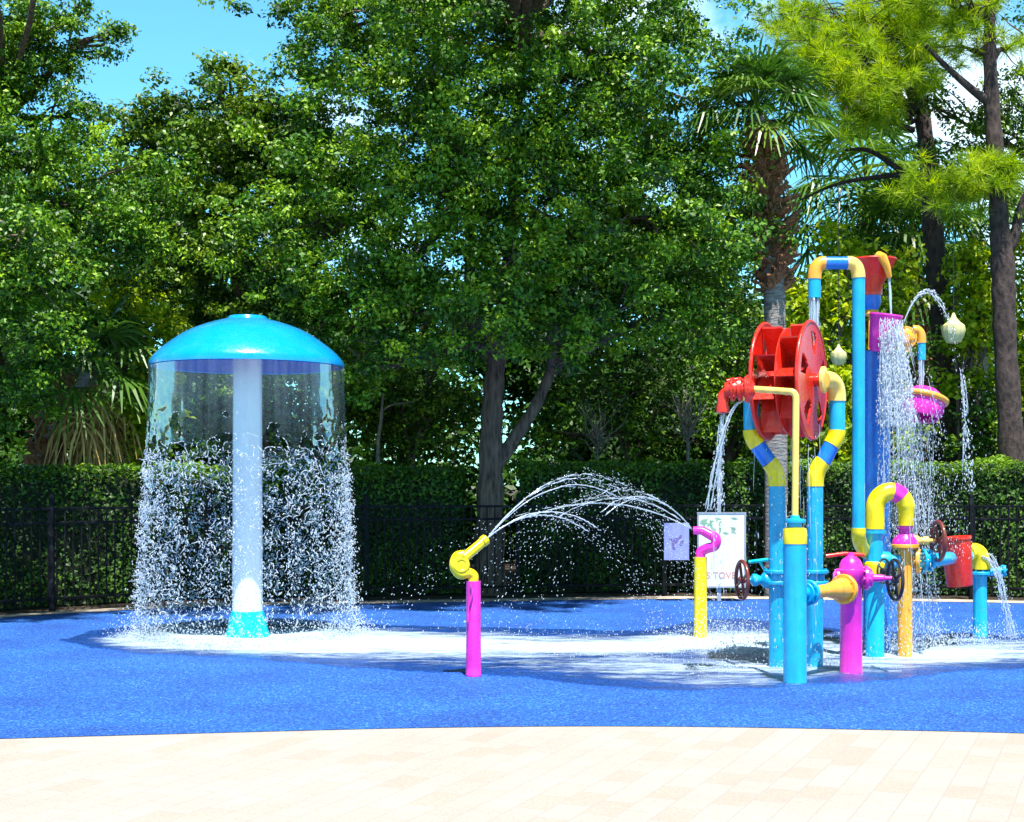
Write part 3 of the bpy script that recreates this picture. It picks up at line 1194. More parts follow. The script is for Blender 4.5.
    for row, (o0, o1, ph) in enumerate(((-.192, -.012, .15), (.012, .192, .15 + math.pi / 8))):
        for k in range(8):
            a = ph + 2 * math.pi * k / 8
            er = fw * math.cos(a) + up * math.sin(a)
            et = -fw * math.sin(a) + up * math.cos(a)
            prof = [(.10, -.035), (.24, -.02), (.36, .03), (.47, .115), (.485, .11), (.375, .012), (.25, -.04), (.10, -.055)]
            mb = MB()
            for o_ in (o0, o1):
                for (r_, tt_) in prof:
                    mb.v.append(wc + ax * o_ + er * r_ + et * tt_)
            n = len(prof)
            for i in range(n):
                j = (i + 1) % n
                mb.f.append((i, j, n + j, n + i))
            mb.f.append(tuple(range(n))[::-1])
            mb.f.append(tuple(range(n, 2 * n)))
            mb.build('bucket', M['red'], w)

    # ---- water pouring off the wheel
    dr = Drops()
    fall(dr, wc + ax * .05 - Vector((0, 0, .38)), .03, 700, .22, .30, .005, 25)
    fall(dr, wc - ax * .2 - Vector((0, 0, .05)), .5, 220, .25, .35, .0045, 8)
    dr.build('falling_water', M['stream'], 'loose drops falling from the red water wheel', 'water')


pipe_frame()


def spout_post():
    b = G(795, 683)
    D = b.y
    q = lambda x, y, w=0: P(x, y, D + w)
    t = thing('spout_post', (b.x, b.y, 0), 'thick cyan post with a thin yellow rod carrying a red spout', 'spout post')
    zt = q(795, 540).z
    MB().lathe(b, (0, 0, 1), [(0, .094), (.012, .095), (.018, .094), (zt, .093)], 36).build('post', M['cyan'], t)
    MB().lathe((b.x, b.y, zt), (0, 0, 1), [(-.03, .097), (.07, .097), (.09, .09), (.105, .06)], 36).build('cap', M['yellow'], t)
    MB().lathe((b.x, b.y, zt + .10), (0, 0, 1), [(0, .055), (.035, .055), (.04, .085), (.055, .088), (.07, .085), (.075, .04), (.10, .035)], 28).build('collar', M['cyan'], t)
    c0, c1 = q(796, 400), q(796, 392)
    end = q(751, 389, .18)
    MB().tube([Vector((b.x, b.y, zt + .16)), c0] + arc3(c0, c1, c1.lerp(end, .12), 6) + [end], .028, 16).build('rod', M['cream'], t)
    dirv = (q(722, 390, .25) - end).normalized()
    MB().lathe(end - dirv * .03, dirv, [(0, .05), (.02, .075), (.05, .10), (.075, .10), (.085, .06), (.10, .06), (.105, .095), (.13, .10), (.14, .065), (.16, .075), (.24, .062)], 24).flange(end + dirv * .03, dirv, .115, .022, 8).flange(end + dirv * .15, dirv, .10, .02, 8).build('valve', M['red'], t)
    s0 = q(733, 391, .24)
    s1 = q(723, 393, .25)
    s2 = q(722.5, 412, .25)
    MB().tube([s0] + arc3(s0.lerp(s1, .4), s1, s1.lerp(s2, .35)) + [s2], .047, 18).lathe(s2, (0, 0, -1), [(-.05, .055), (0, .055), (.01, .04)], 20).build('spout', M['red'], t)
    seg(t, 'lever', 'red', [q(729, 386, .25), q(727, 381, .25), q(740, 379, .25), q(746, 383, .25)], .018, 10)
    dr = Drops()
    fall(dr, s2, q(720, 505).z, 260, .025, .05, .006, 30, drift=(-.03, 0))
    p0 = q(741, 402, .2)
    for k in range(3):
        v0 = np.array((-.62 + random.uniform(-.06, .06), random.uniform(-.05, .05), .1))
        jet(dr, p0 + Vector((random.uniform(-.02, .02), 0, 0)), v0, .46, 40, core=.95, r=.006, spread=.03)
    fall(dr, q(719, 490, .25), .02, 200, .05, .16, .005, 6)
    dr.build('falling_water', M['stream'], 'thin streams of water dropping from the red spout', 'water')

    # ---- orange pipe from this post to the hydrant
    h = Vector(((851 - 512) / F * 12.1, 12.1, 0))
    z = P(822, 591, 11.8).z
    a = Vector((b.x, b.y, z))
    c = Vector((h.x, h.y, z))
    dv = (c - a).normalized()
    L = (c - a).length
    MB().tube([a + dv * .07, a + dv * .2], .05, 18).flange(a + dv * .2, dv, .105, .035).flange(a + dv * .155, dv, .085, .02, 0).build('outlet', M['cyan'], t)
    hyd = thing('hydrant', (h.x, h.y, 0), 'magenta fire hydrant with an orange side pipe and black hand wheel', 'hydrant')
    zb = P(851, 566, 12.1).z
    mb = MB().lathe(h, (0, 0, 1), [(0, .096), (.02, .096), (.028, .094), (zb - .12, .092), (zb - .09, .115), (zb - .03, .118), (zb - .02, .10), (zb + .02, .095), (zb + .055, .075), (zb + .085, .035), (zb + .09, .028), (zb + .115, .026)], 36)
    mb.build('barrel', M['pink'], hyd)
    s = Vector((1, -.12, 0)).normalized()
    zc = P(851, 578, 12.1).z
    o = Vector((h.x, h.y, zc))
    MB().lathe(o, s, [(.05, .06), (.115, .06)], 24).flange(o + s * .125, s, .105, .03).lathe(o + s * .14, s, [(0, .085), (.03, .08), (.045, .035), (.13, .03), (.14, .02), (.22, .016)], 24).build('outlet', M['pink'], hyd)
    MB().lathe(o, -s, [(.05, .06), (.105, .06)], 24).flange(o - s * .11, s, .08, .03).lathe(o - s * .12, -s, [(0, .05), (.03, .045)], 6).build('outlet', M['pink'], hyd)
    hand_wheel(hyd, 'black', P(895, 580, 12.05), (1, .12, 0), .17, .015)
    seg(hyd, 'lever', 'red', [P(826, 556, 12.12), P(845, 553.5, 12.12), P(864, 555, 12.12)], .016, 10)
    MB().lathe(a + dv * .22, dv, [(0, .052), (L * .30, .055), (L * .48, .085), (L - .34, .10)], 28).flange(c - dv * .115, dv, .128, .04, 8).flange(c - dv * .075, dv, .11, .03, 0).build('side_pipe', M['orange'], hyd)


spout_post()


def tower():
    D = 13.8
    q = lambda x, y, w=0: P(x, y, D + w)
    b = Vector(((877 - 512) / F * D, D, 0))
    t = thing('bucket_tower', (b.x, b.y, 0), 'tall blue column topped by a magenta tipping bucket and red funnel', 'water feature')
    zt = q(877, 352).z
    MB().lathe(b, (0, 0, 1), [(0, .135), (.02, .135), (.028, .13), (1.0, .13), (1.02, .128), (zt, .126), (zt + .02, .10)], 36).build('column', M['blue'], t)
    # mast up to the funnel
    fb = q(872, 300, .34)
    MB().tube([Vector((b.x - .03, b.y + .10, zt - .1)), Vector((fb.x, fb.y, q(872, 312).z))], .035, 14).build('mast', M['orange'], t)
    fz = q(872, 312).z
    MB().lathe((fb.x, fb.y, fz), (0, 0, 1), [(0, .05), (.02, .075), (.06, .06), (.075, .045)], 24).build('ring', M['orange'], t)
    MB().lathe((fb.x, fb.y, fz + .06), (0, 0, 1), [(0, .06), (.06, .085), (.16, .088), (.17, .08)], 28).build('neck', M['blue'], t)
    z0 = q(872, 291).z
    H = q(872, 255).z - z0
    funnel = MB().lathe((fb.x, fb.y, z0), (0, 0, 1), [(0, .085), (.0, .10), (.10, .102), (H - .01, .235), (H, .243), (H + .012, .238), (H - .02, .22), (.10, .09), (.05, .02)], 40).build('funnel', M['red'], t)
    sp = fb + Vector((.045, -.23, 0))
    sp.z = z0 + H - .005
    MB().tube([sp + Vector((-.02, .06, .02)), sp + Vector((.0, -.005, 0.0)), sp + Vector((.045, -.0, -.10)), sp + Vector((.075, .03, -.19))], [.05, .045, .035, .026], 12).build('spout', M['orange'], funnel)  # orange colours in the lit lip and water sheet of the red funnel
    # tipping bucket
    bc = q(881, 352, -.20)
    tilt = Vector((.12, -.10, 1)).normalized()
    hB = .35
    MB().lathe(bc, tilt, [(0, .02), (.0, .10), (.03, .117), (hB * .5, .135), (hB - .02, .148), (hB, .158), (hB + .012, .155), (hB, .14), (hB - .05, .13), (.06, .10), (.05, .02)], 40).build('bucket', M['pink'], t)
    # tall arched pipe with coloured bends
    D2 = 13.0
    g = lambda x, y, w=0: P(x, y, D2 + w)
    r = .058
    MB().tube([g(858.5, 531), g(858.5, 276)], r, 24).build('riser', M['cyan'], t)
    MB().tube(arc3(g(858.5, 278), g(858.5, 262), g(847, 263), 10), r * 1.08, 24).build('elbow', M['cream'], t)
    MB().tube([g(848, 263), g(824, 263)], r, 24).build('cross_pipe', M['blue'], t)
    MB().tube(arc3(g(825, 263), g(814.5, 262), g(814.5, 279), 10), r * 1.08, 24).build('elbow', M['orange'], t)
    MB().tube([g(814.5, 278), g(814.5, 298)], r * .98, 24).build('outlet', M['cyan'], t)
    MB().tube([g(858.5, 528), g(858.5, 532)] + arc3(g(858.5, 534), g(859, 548, .1), g(868, 553, .35), 10) + [g(876, 556, .75)], r * 1.12, 24).build('elbow', M['yellow'], t)
    # side arm with orange fitting and hanging cyan outlet
    zs = q(905, 335).z
    x0 = q(877, 335).x
    MB().tube([(x0, D + .02, zt - .05), (q(888, 340).x, D - .02, zs - .02), (q(915, 330).x, D - .06, q(915, 330).z)], .03, 14).build('side_arm', M['cyan'], t)
    c = q(905, 338, -.06)
    MB().lathe(c, (-.25, -1, 0), [(-.05, .06), (-.03, .10), (.0, .105), (.02, .08), (.04, .055), (.06, .05)], 24).flange(c, (-.25, -1, 0), .115, .02, 8).tube([c, q(906, 352, -.06)], [.05, .035], 14).build('fitting', M['orange'], t)
    MB().tube(arc3(q(913, 330, -.06), q(922, 328, -.06), q(921.5, 343, -.06), 10), .045, 18).build('elbow', M['orange'], t)
    MB().tube([q(921.5, 342, -.06), q(921.5, 360, -.06)], .04, 18).build('outlet', M['cyan'], t)
    # turbine bowl under the outlet
    bb = q(925, 392, -.05)
    tl = Vector((.26, .18, 1)).normalized()
    bowl = MB().lathe(bb, -tl, [(-.05, .03), (-.03, .11), (.02, .175), (.06, .20), (.08, .205), (.18, .21), (.26, .175), (.25, .16), (.17, .19), (.05, .05)], 36).build('bowl', M['pink'], t)
    MB().torus(bb - tl * .07, tl, .212, .03, 40, 10).build('bowl_rim', M['orange'], bowl)
    MB().tube([(x0 + .1, D, q(905, 404).z), q(902, 403, -.02), q(914, 404, -.04)], [.03, .05, .06], 14).build('bracket', M['cream'], t)
    # water
    dr = Drops()
    top = q(886, 321, -.37)
    fall(dr, top + Vector((.02, 0, .02)), .02, 4200, .085, .36, .0046, 80, drift=(.16, -.08), ex=.9)
    fall(dr, top + Vector((.03, 0, .02)), top.z - 1.0, 3000, .10, .20, .0062, 110, drift=(.06, -.05), ex=.8)
    fall(dr, top + Vector((.05, 0, .02)), .9, 1500, .10, .42, .0042, 25, drift=(.35, -.05), ex=.6)
    dr.build('falling_water', M['spray'], 'heavy white water spilling from the magenta tipping bucket', 'water')
    dr = Drops()
    p0 = sp + Vector((.075, .03, -.19))
    for k in range(3):
        pts = [p0 + Vector((.02 * s + random.uniform(-.006, .006), 0, -.42 * s)) for s in np.linspace(0, 1, 8)]
        dr.mb.tube(pts, [.012, .010, .009, .010, .008, .009, .007, .006], 6)
    dr.build('falling_water', M['drop'], 'single thin stream running from the red funnel into the bucket', 'water')
    dr = Drops()
    o = g(814.5, 298)
    for k in range(26):
        a = random.uniform(0, 6.28)
        rr = .05 * math.sqrt(random.random())
        w = random.uniform(.005, .011)
        L = random.uniform(.25, .5)
        dr.mb.tube([o + Vector((math.cos(a) * rr * (1 - .2 * s) + random.uniform(-.004, .004), math.sin(a) * rr, -L * s)) for s in np.linspace(0, 1, 7)], [w, w, w * .9, w, w * .8, w * .7, w * .3], 5)
    fall(dr, o, o.z - .55, 160, .05, .06, .006)
    dr.build('falling_water', M['stream'], 'short stream pouring from the arched pipe onto the red wheel', 'water')
    dr = Drops()
    o = q(921.5, 360, -.06)
    for k in range(16):
        a = random.uniform(0, 6.28)
        rr = .033 * math.sqrt(random.random())
        w = random.uniform(.004, .009)
        dr.mb.tube([o + Vector((math.cos(a) * rr * (1 - .3 * s) + random.uniform(-.003, .003), math.sin(a) * rr, -.32 * s)) for s in np.linspace(0, 1, 6)], [w, w, w, w * .9, w * .7, w * .5], 5)
    bot = q(921, 420, -.08)
    fall(dr, bot, .02, 1900, .16, .26, .0046, 40, drift=(-.03, 0))
    dr.build('falling_water', M['stream'], 'sheet of water falling through the magenta turbine bowl', 'water')
    dr = Drops()
    a = q(903, 325, -.1)
    ap = q(926, 291, -.1)
    tv = math.sqrt(2 * 9.8 * (ap.z - a.z)) / 9.8
    v0 = np.array(((ap.x - a.x) / tv, 0, tv * 9.8))
    for k in range(3):
        jet(dr, a, v0 * (1 + rng.normal(size=3) * .02), tv * 2.15, 40, core=.95, r=.007, spread=.022, thin=1)
    jet(dr, a, v0, tv * 3.3, 90, core=.3, r=.006, spread=.05, thin=.5)
    e = ballistic(a, v0, [tv * 2.5])[0]
    fall(dr, e, e[2] - 1.2, 260, .02, .07, .006, 14, drift=(.08, 0))
    dr.build('water_jet', M['drop'], 'arched bead of water leaping beside the bucket tower', 'water jet')


tower()


def gooseneck():
    D = 13.2
    q = lambda x, y, w=0: P(x, y, D + w)
    b = G(905, 657)
    t = thing('gooseneck_pipe', (b.x, b.y, 0), 'orange pole with a yellow arched gooseneck and brown hand wheel', 'pipe')
    zt = q(905, 546).z
    MB().lathe(b, (0, 0, 1), [(0, .068), (.015, .068), (.02, .067), (zt, .064)], 28).build('pole', M['orange'], t)
    o = Vector((b.x, b.y, zt))
    MB().flange(o, (0, 0, 1), .128, .035).build('flange', M['orange'], t)
    MB().lathe(o + Vector((0, 0, .02)), (0, 0, 1), [(0, .12), (.03, .115), (.07, .085), (.10, .06), (.13, .055), (.135, .075), (.17, .075), (.175, .06)], 28).build('bell', M['pink'], t)
    z1 = zt + .19
    lx = q(875, 528).x
    rx = b.x
    cz = q(889, 509).z
    path = lambda a0, a1, n: [Vector(((lx + rx) / 2 - math.cos(a) * (rx - lx) / 2, D + .0, cz + math.sin(a) * .16)) for a in np.linspace(a0, a1, n)]
    a1, a2 = R(100), R(135)
    MB().tube([Vector((lx, D, q(875, 529).z))] + path(0, a1, 12), .086, 24).build('arch', M['yellow'], t)
    MB().tube(path(a1 - .02, a2, 6), .088, 24).build('arch_band', M['pink'], t)
    MB().tube(path(a2 - .02, math.pi, 7) + [Vector((rx, D, z1))], [.084] * 6 + [.076, .07], 24).build('arch', M['yellow'], t)
    lz = q(875, 530).z
    MB().lathe((lx, D, 0), (0, 0, 1), [(0, .087), (.015, .087), (.02, .085), (lz * .5, .085), (lz * .52, .075), (lz - .03, .075), (lz - .03, .1), (lz, .1)], 28).build('riser', M['cyan'], t)
    vz = q(872, 570).z
    MB().lathe((lx - .01, D - .02, vz - .09), (0, 0, 1), [(0, .08), (.02, .10), (.15, .10), (.17, .08)], 24).build('coupling', M['yellow'], t)
    hand_wheel(t, 'black', Vector((lx + .04, D - .16, vz)), (.7, -.7, 0), .11, .01)
    s = Vector((1, .08, 0)).normalized()
    h = q(938, 541, -.02)
    st = Vector((b.x, b.y - .0, h.z))
    stem = MB().lathe(st + Vector((0, 0, -.0)), s, [(.04, .06), (.12, .05), (.15, .03), (.19, .04), (.22, .04), (.23, .02), (.33, .017)], 20).build('valve_stem', M['cream'], t)
    hand_wheel(stem, 'brown', h, (1, .06, 0), .18, .019)
    c = Vector((b.x, b.y, q(905, 561).z))
    MB().tube([c, c + s * .12], .06, 20).flange(c + s * .12, s + Vector((0, -.35, 0)), .12, .04).build('outlet', M['orange'], t)
    e = P(968, 556, 14.75)
    dv = (e - (c + s * .16)).normalized()
    MB().tube([c - s * .26, c - s * .06], .06, 20).lathe(c - s * .25, s, [(0, .085), (.03, .09), (.1, .085)], 24).build('coupling', M['cyan'], t)
    MB().tube([c + s * .14, c + s * .3 + Vector((0, .1, 0)), e], [.07, .065, .062], 22).flange(c + s * .17 + Vector((0, .03, 0)), s + Vector((0, .1, 0)), .12, .03).flange(c + s * .26 + Vector((0, .07, 0)), s + Vector((0, .1, 0)), .105, .03).build('cross_pipe', M['cyan'], t)

    # right post
    b2 = G(980, 637)
    t2 = thing('spout_post', (b2.x, b2.y, 0), 'short cyan post with a leaking yellow elbow beside the red bucket', 'spout post')
    zt2 = P(980, 573, b2.y).z
    MB().lathe(b2, (0, 0, 1), [(0, .074), (.015, .074), (.02, .072), (zt2, .070)], 28).build('post', M['cyan'], t2)
    w = lambda x, y, dd=0: P(x, y, b2.y + dd)
    MB().flange(Vector((b2.x, b2.y, zt2 + .0)), (0, 0, 1), .12, .035).tube([Vector((b2.x, b2.y, zt2)), w(1004, 571)], .042, 18).flange(w(1003, 571), (1, 0, 0), .065, .03, 6).build('flange', M['cyan'], t2)
    MB().tube([w(966, 553, -.1), w(971, 552)] + arc3(w(973, 552), w(981.5, 551), w(981.5, 569), 10), .095, 24).build('elbow', M['yellow'], t2)
    dr = Drops()
    for k in range(9):
        p0 = w(984 + random.uniform(-3, 3), 556 + random.uniform(-3, 3), -.1)
        v0 = np.array((.62 + random.uniform(-.12, .12), -.1, .25 + random.uniform(-.2, .2)))
        jet(dr, p0, v0, .52, 60, core=.9, r=.0055, spread=.05)
    dr.build('water_jet', M['drop'], 'water arching out of the leaking yellow elbow by the red bucket', 'water jet')

    # red bucket
    D3 = 14.1
    bt = P(960, 586, D3)
    k = thing('bucket', bt, 'red tapered bucket hanging beside the brown hand wheel', 'bucket')
    up = Vector((-.10, 0, 1)).normalized()
    h_ = .49
    MB().lathe(bt, up, [(0, .02), (0, .118), (.015, .125), (h_ - .03, .148), (h_ - .025, .158), (h_, .158), (h_ - .01, .14), (.05, .115), (.04, .02)], 36).build('pail', M['red'], k)
    MB().tube([bt + up * (h_ - .06) + Vector((-.16, 0, 0)), bt + up * (h_ - .06) + Vector((.16, 0, 0))], .02, 12).tube([bt + up * (h_ - .06) + Vector((0, .12, 0)), bt + up * (h_ - .1) + Vector((0, .42, .05))], .025, 12).build('pivot', M['brown'], k)


gooseneck()


def ground_splash():
    dr = Drops()
    for (px, py, rx, ry, n, h) in ((700, 640, .55, .35, 500, .10), (740, 640, .4, .5, 700, .16), (735, 652, .6, .3, 700, .06), (905, 655, .5, .35, 1500, .16), (960, 648, .6, .4, 900, .10), (1000, 640, .3, .3, 250, .10), (640, 655, 1.0, .35, 350, .05), (830, 668, .5, .2, 250, .06), (720, 672, .5, .3, 250, .04), (560, 640, .9, .5, 160, .10)):
        c = G(px, py)
        p = np.stack([c.x + rng.normal(size=n) * rx * .6, c.y + rng.normal(size=n) * ry * .6, np.abs(rng.normal(size=n)) * h + .012], 1)
        dr.add(p, .003 + .005 * rng.random(n) ** 2, 1.3)
    dr.build('water_spray', M['drop'], 'fine drops splashing up from the foam on the pad', 'water')


ground_splash()


# ------------------------------------------------------------------ fence, signs
def fence():
    line = [(p.x, p.y + .62) for p in back]
    L = [Vector((x, y, 0)) for x, y in line]
    d = [0]
    for a, b in zip(L, L[1:]):
        d.append(d[-1] + (b - a).length)

    def at(s):
        for i in range(len(L) - 1):
            if d[i] <= s <= d[i + 1]:
                k = (s - d[i]) / (d[i + 1] - d[i])
                return L[i].lerp(L[i + 1], k)
        return L[-1]
    t = thing('fence', at(d[-1] / 2), 'low black metal picket fence along the back of the splash pad', 'fence')
    for i in range(int(d[-1] / 2.15) + 1):
        p = at(i * 2.15 + .55)
        if abs(p.x) > 9.5:
            continue
        MB().box(p + Vector((0, 0, .72)), (.06, .06, 1.44)).lathe(p + Vector((0, 0, 1.44)), (0, 0, 1), [(0, .038), (.012, .038), (.05, .006)], 4).build('post', M['fence'], t)
    for z in (.16, 1.12, 1.30):
        mb = MB()
        pts = [at(s) + Vector((0, 0, z)) for s in np.arange(0, d[-1], .5)]
        mb.tube(pts, .02, 4)
        mb.build('rail', M['fence'], t)
    mb = MB()
    for s in np.arange(.1, d[-1], .112):
        p = at(s)
        if abs(p.x) > 9.5:
            continue
        mb.box(p + Vector((0, 0, .68)), (.017, .017, 1.22))
    mb.build('pickets', M['fence'], t)


fence()


def text_obj(txt, size, mat, loc, parent, name='lettering'):
    cu = bpy.data.curves.new(name, 'FONT')
    cu.body = txt
    cu.size = size
    cu.extrude = .001
    cu.align_x = 'CENTER'
    cu.align_y = 'CENTER'
    o = bpy.data.objects.new(name, cu)
    COL.objects.link(o)
    dg = bpy.context.evaluated_depsgraph_get()
    me = bpy.data.meshes.new_from_object(o.evaluated_get(dg))
    bpy.data.objects.remove(o)
    me.transform(Matrix.Translation(Vector(loc) - world_loc(parent)) @ Matrix.Rotation(R(90), 4, 'X'))
    me.materials.clear()
    me.materials.append(mat)
    o = bpy.data.objects.new(name, me)
    COL.objects.link(o)
    o.parent = parent
    return o


def signs():
    M['signw'] = paint('sign_white', (.72, .70, .66), wear=.08, coat=.1, rough=.5)
    M['signl'] = paint('sign_lavender', (.27, .29, .56), wear=.10, coat=.1, rough=.5)
    M['ink_red'] = paint('faded_red_ink', (.66, .27, .21), rough=.6, coat=0)
    M['ink_green'] = paint('faded_green_ink', (.22, .42, .26), rough=.6, coat=0)
    M['ink_grey'] = paint('grey_ink', (.25, .30, .30), rough=.6, coat=0)
    M['ink_violet'] = paint('violet_ink', (.16, .12, .34), rough=.6, coat=0)
    D = 19.55
    a, b = P(698, 587, D), P(745, 513, D)
    c = (a + b) / 2
    t = thing('sign', (c.x, D, a.z), 'white rules sign with green leaves and faded red lettering on fence', 'sign')
    MB().box((c.x, D, c.z), (b.x - a.x, .02, b.z - a.z)).build('board', M['signw'], t)
    fr = MB()
    for (u, v, sx, sz) in ((0, (b.z - a.z) / 2, b.x - a.x + .03, .022), (0, -(b.z - a.z) / 2, b.x - a.x + .03, .022), ((b.x - a.x) / 2, 0, .022, b.z - a.z - .024), (-(b.x - a.x) / 2, 0, .022, b.z - a.z - .024)):
        fr.box((c.x + u, D - .002, c.z + v), (sx, .03, sz))
    fr.build('sign_frame', M['steel'], t)
    # faded leaf graphic across the top
    mb = MB()
    random.seed(4)
    for i in range(34):
        px = random.uniform(702, 736)
        py = random.uniform(517, 535) if px > 712 else random.uniform(520, 532)
        o = P(px, py, D)
        an = random.uniform(0, 3.14)
        l, w = random.uniform(.02, .055), random.uniform(.008, .018)
        k = len(mb.v)
        y = D - .0125 - i * 2e-5
        for (u, v) in ((-l, 0), (0, -w), (l, 0), (0, w)):
            mb.v.append(Vector((o.x + u * math.cos(an) - v * math.sin(an), y, o.z + u * math.sin(an) + v * math.cos(an))))
        mb.f.append((k, k + 1, k + 2, k + 3))
    mb.build('printed_picture', M['ink_green'], t)
    text_obj('S TOVEI', .125, M['ink_red'], (P(722, 575.5, D).x, D - .0125, P(722, 575.5, D).z), t)
    # steel post behind the board
    sp = P(719, 500, D + .03)
    MB().box((sp.x, D + .036, .98), (.05, .05, 1.95)).build('post', M['steel'], t)
    D = 19.5
    a, b = P(664, 560, D), P(689, 523, D)
    c = (a + b) / 2
    t2 = thing('sign', (c.x, D, a.z), 'small lavender sign with a dark violet figure on the fence', 'sign')
    MB().box((c.x, D, c.z), (b.x - a.x, .016, b.z - a.z)).build('board', M['signl'], t2)
    mb = MB()
    o = P(675, 541, D)
    y = D - .0105
    for (u, v, rx, rz, an) in ((0, 0, .055, .032, .7), (.07, .055, .035, .018, .9), (-.02, -.07, .022, .05, .2), (.09, -.02, .02, .045, -.5), (-.06, .02, .02, .02, 0)):
        k = len(mb.v)
        for q in range(12):
            w = q / 12 * 6.283
            x, z = math.cos(w) * rx, math.sin(w) * rz
            mb.v.append(Vector((o.x + u + x * math.cos(an) - z * math.sin(an), y, o.z + v + x * math.sin(an) + z * math.cos(an))))
        mb.f.append(tuple(range(k, k + 12)))
        y -= .0005
    mb.build('figure', M['ink_violet'], t2)


signs()
random.seed(11)


# ------------------------------------------------------------------ hedges
def hedge(name, label, x0, x1, yf, depth, top, mat, dens=1500, bulge=.12):
    cx = (x0 + x1) / 2
    yc = yf(cx)
    t = thing(name, (cx, yc, 0), label, 'hedge')
    nx = int((x1 - x0) / .12)
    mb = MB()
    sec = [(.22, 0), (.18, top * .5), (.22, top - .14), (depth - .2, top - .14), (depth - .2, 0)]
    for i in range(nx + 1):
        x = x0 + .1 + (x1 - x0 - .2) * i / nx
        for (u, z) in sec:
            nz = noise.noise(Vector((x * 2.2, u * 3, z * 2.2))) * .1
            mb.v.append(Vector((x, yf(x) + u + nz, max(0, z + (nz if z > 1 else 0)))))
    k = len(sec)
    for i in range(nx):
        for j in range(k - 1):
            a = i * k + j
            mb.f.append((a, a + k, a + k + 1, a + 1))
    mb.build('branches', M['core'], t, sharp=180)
    # leaves on the front, top and ends
    areas = [(x1 - x0) * top, (x1 - x0) * depth, depth * top * 2]
    Q, T = [], []
    for kind, A in enumerate(areas):
        n = int(A * dens)
        if kind == 0:
            x = rng.uniform(x0, x1, n)
            z = rng.uniform(.03, top, n)
            u = rng.random(n) ** 1.4 * .28
            nr = np.array((0, -.8, .45))
        elif kind == 1:
            x = rng.uniform(x0, x1, n)
            u = rng.uniform(0, depth, n)
            z = top - rng.random(n) ** 1.4 * .22
            nr = np.array((0, -.15, .95))
        else:
            sd = rng.random(n) < .5
            x = np.where(sd, x0, x1) + np.where(sd, 1, -1) * rng.random(n) * .2
            u = rng.uniform(0, depth, n)
            z = rng.uniform(.03, top, n)
            nr = np.array((0, -.3, .6))
        lump = np.array([noise.noise(Vector((a * 1.6, b_ * 1.6, c * 1.6))) for a, b_, c in zip(x, u, z)])
        lump2 = np.array([noise.noise(Vector((a * 5, b_ * 5, c * 5 + 9))) for a, b_, c in zip(x, u, z)])
        off = bulge * lump + .07 * lump2
        y = np.array([yf(a) for a in x])
        if kind == 0:
            p = np.stack([x, y + u - off, z], 1)
        elif kind == 1:
            p = np.stack([x, y + u, z + off], 1)
        else:
            p = np.stack([x, y + u, z], 1)
        keep = lump2 > -.33 - .3 * rng.random(n)
        p = p[keep]
        m = len(p)
        nn = unit(nr + rng.normal(size=(m, 3)) * .5)
        sz = .06 * (.65 + .7 * rng.random(m))
        Q.append(leaf_quads(p, nn, sz, sz * .55))
        T.append((.25, .80, .3)[kind] + .5 * lump[keep] + rng.normal(0, .18, m))  # lighter top, darker front: new growth plus sun and shade put into the tint
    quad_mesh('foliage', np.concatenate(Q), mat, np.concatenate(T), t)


def fence_y(x):
    xs = [p.x for p in back]
    ys = [p.y for p in back]
    return float(np.interp(x, xs, ys))


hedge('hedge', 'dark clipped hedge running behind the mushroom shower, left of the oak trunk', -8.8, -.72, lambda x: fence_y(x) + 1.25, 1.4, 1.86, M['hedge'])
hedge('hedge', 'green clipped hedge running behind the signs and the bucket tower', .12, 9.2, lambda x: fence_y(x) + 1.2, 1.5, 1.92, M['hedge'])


# ------------------------------------------------------------------ trees
def B(px, py, d, r, k=1.0):
    return (tuple(P(px, py, d)), r, k)


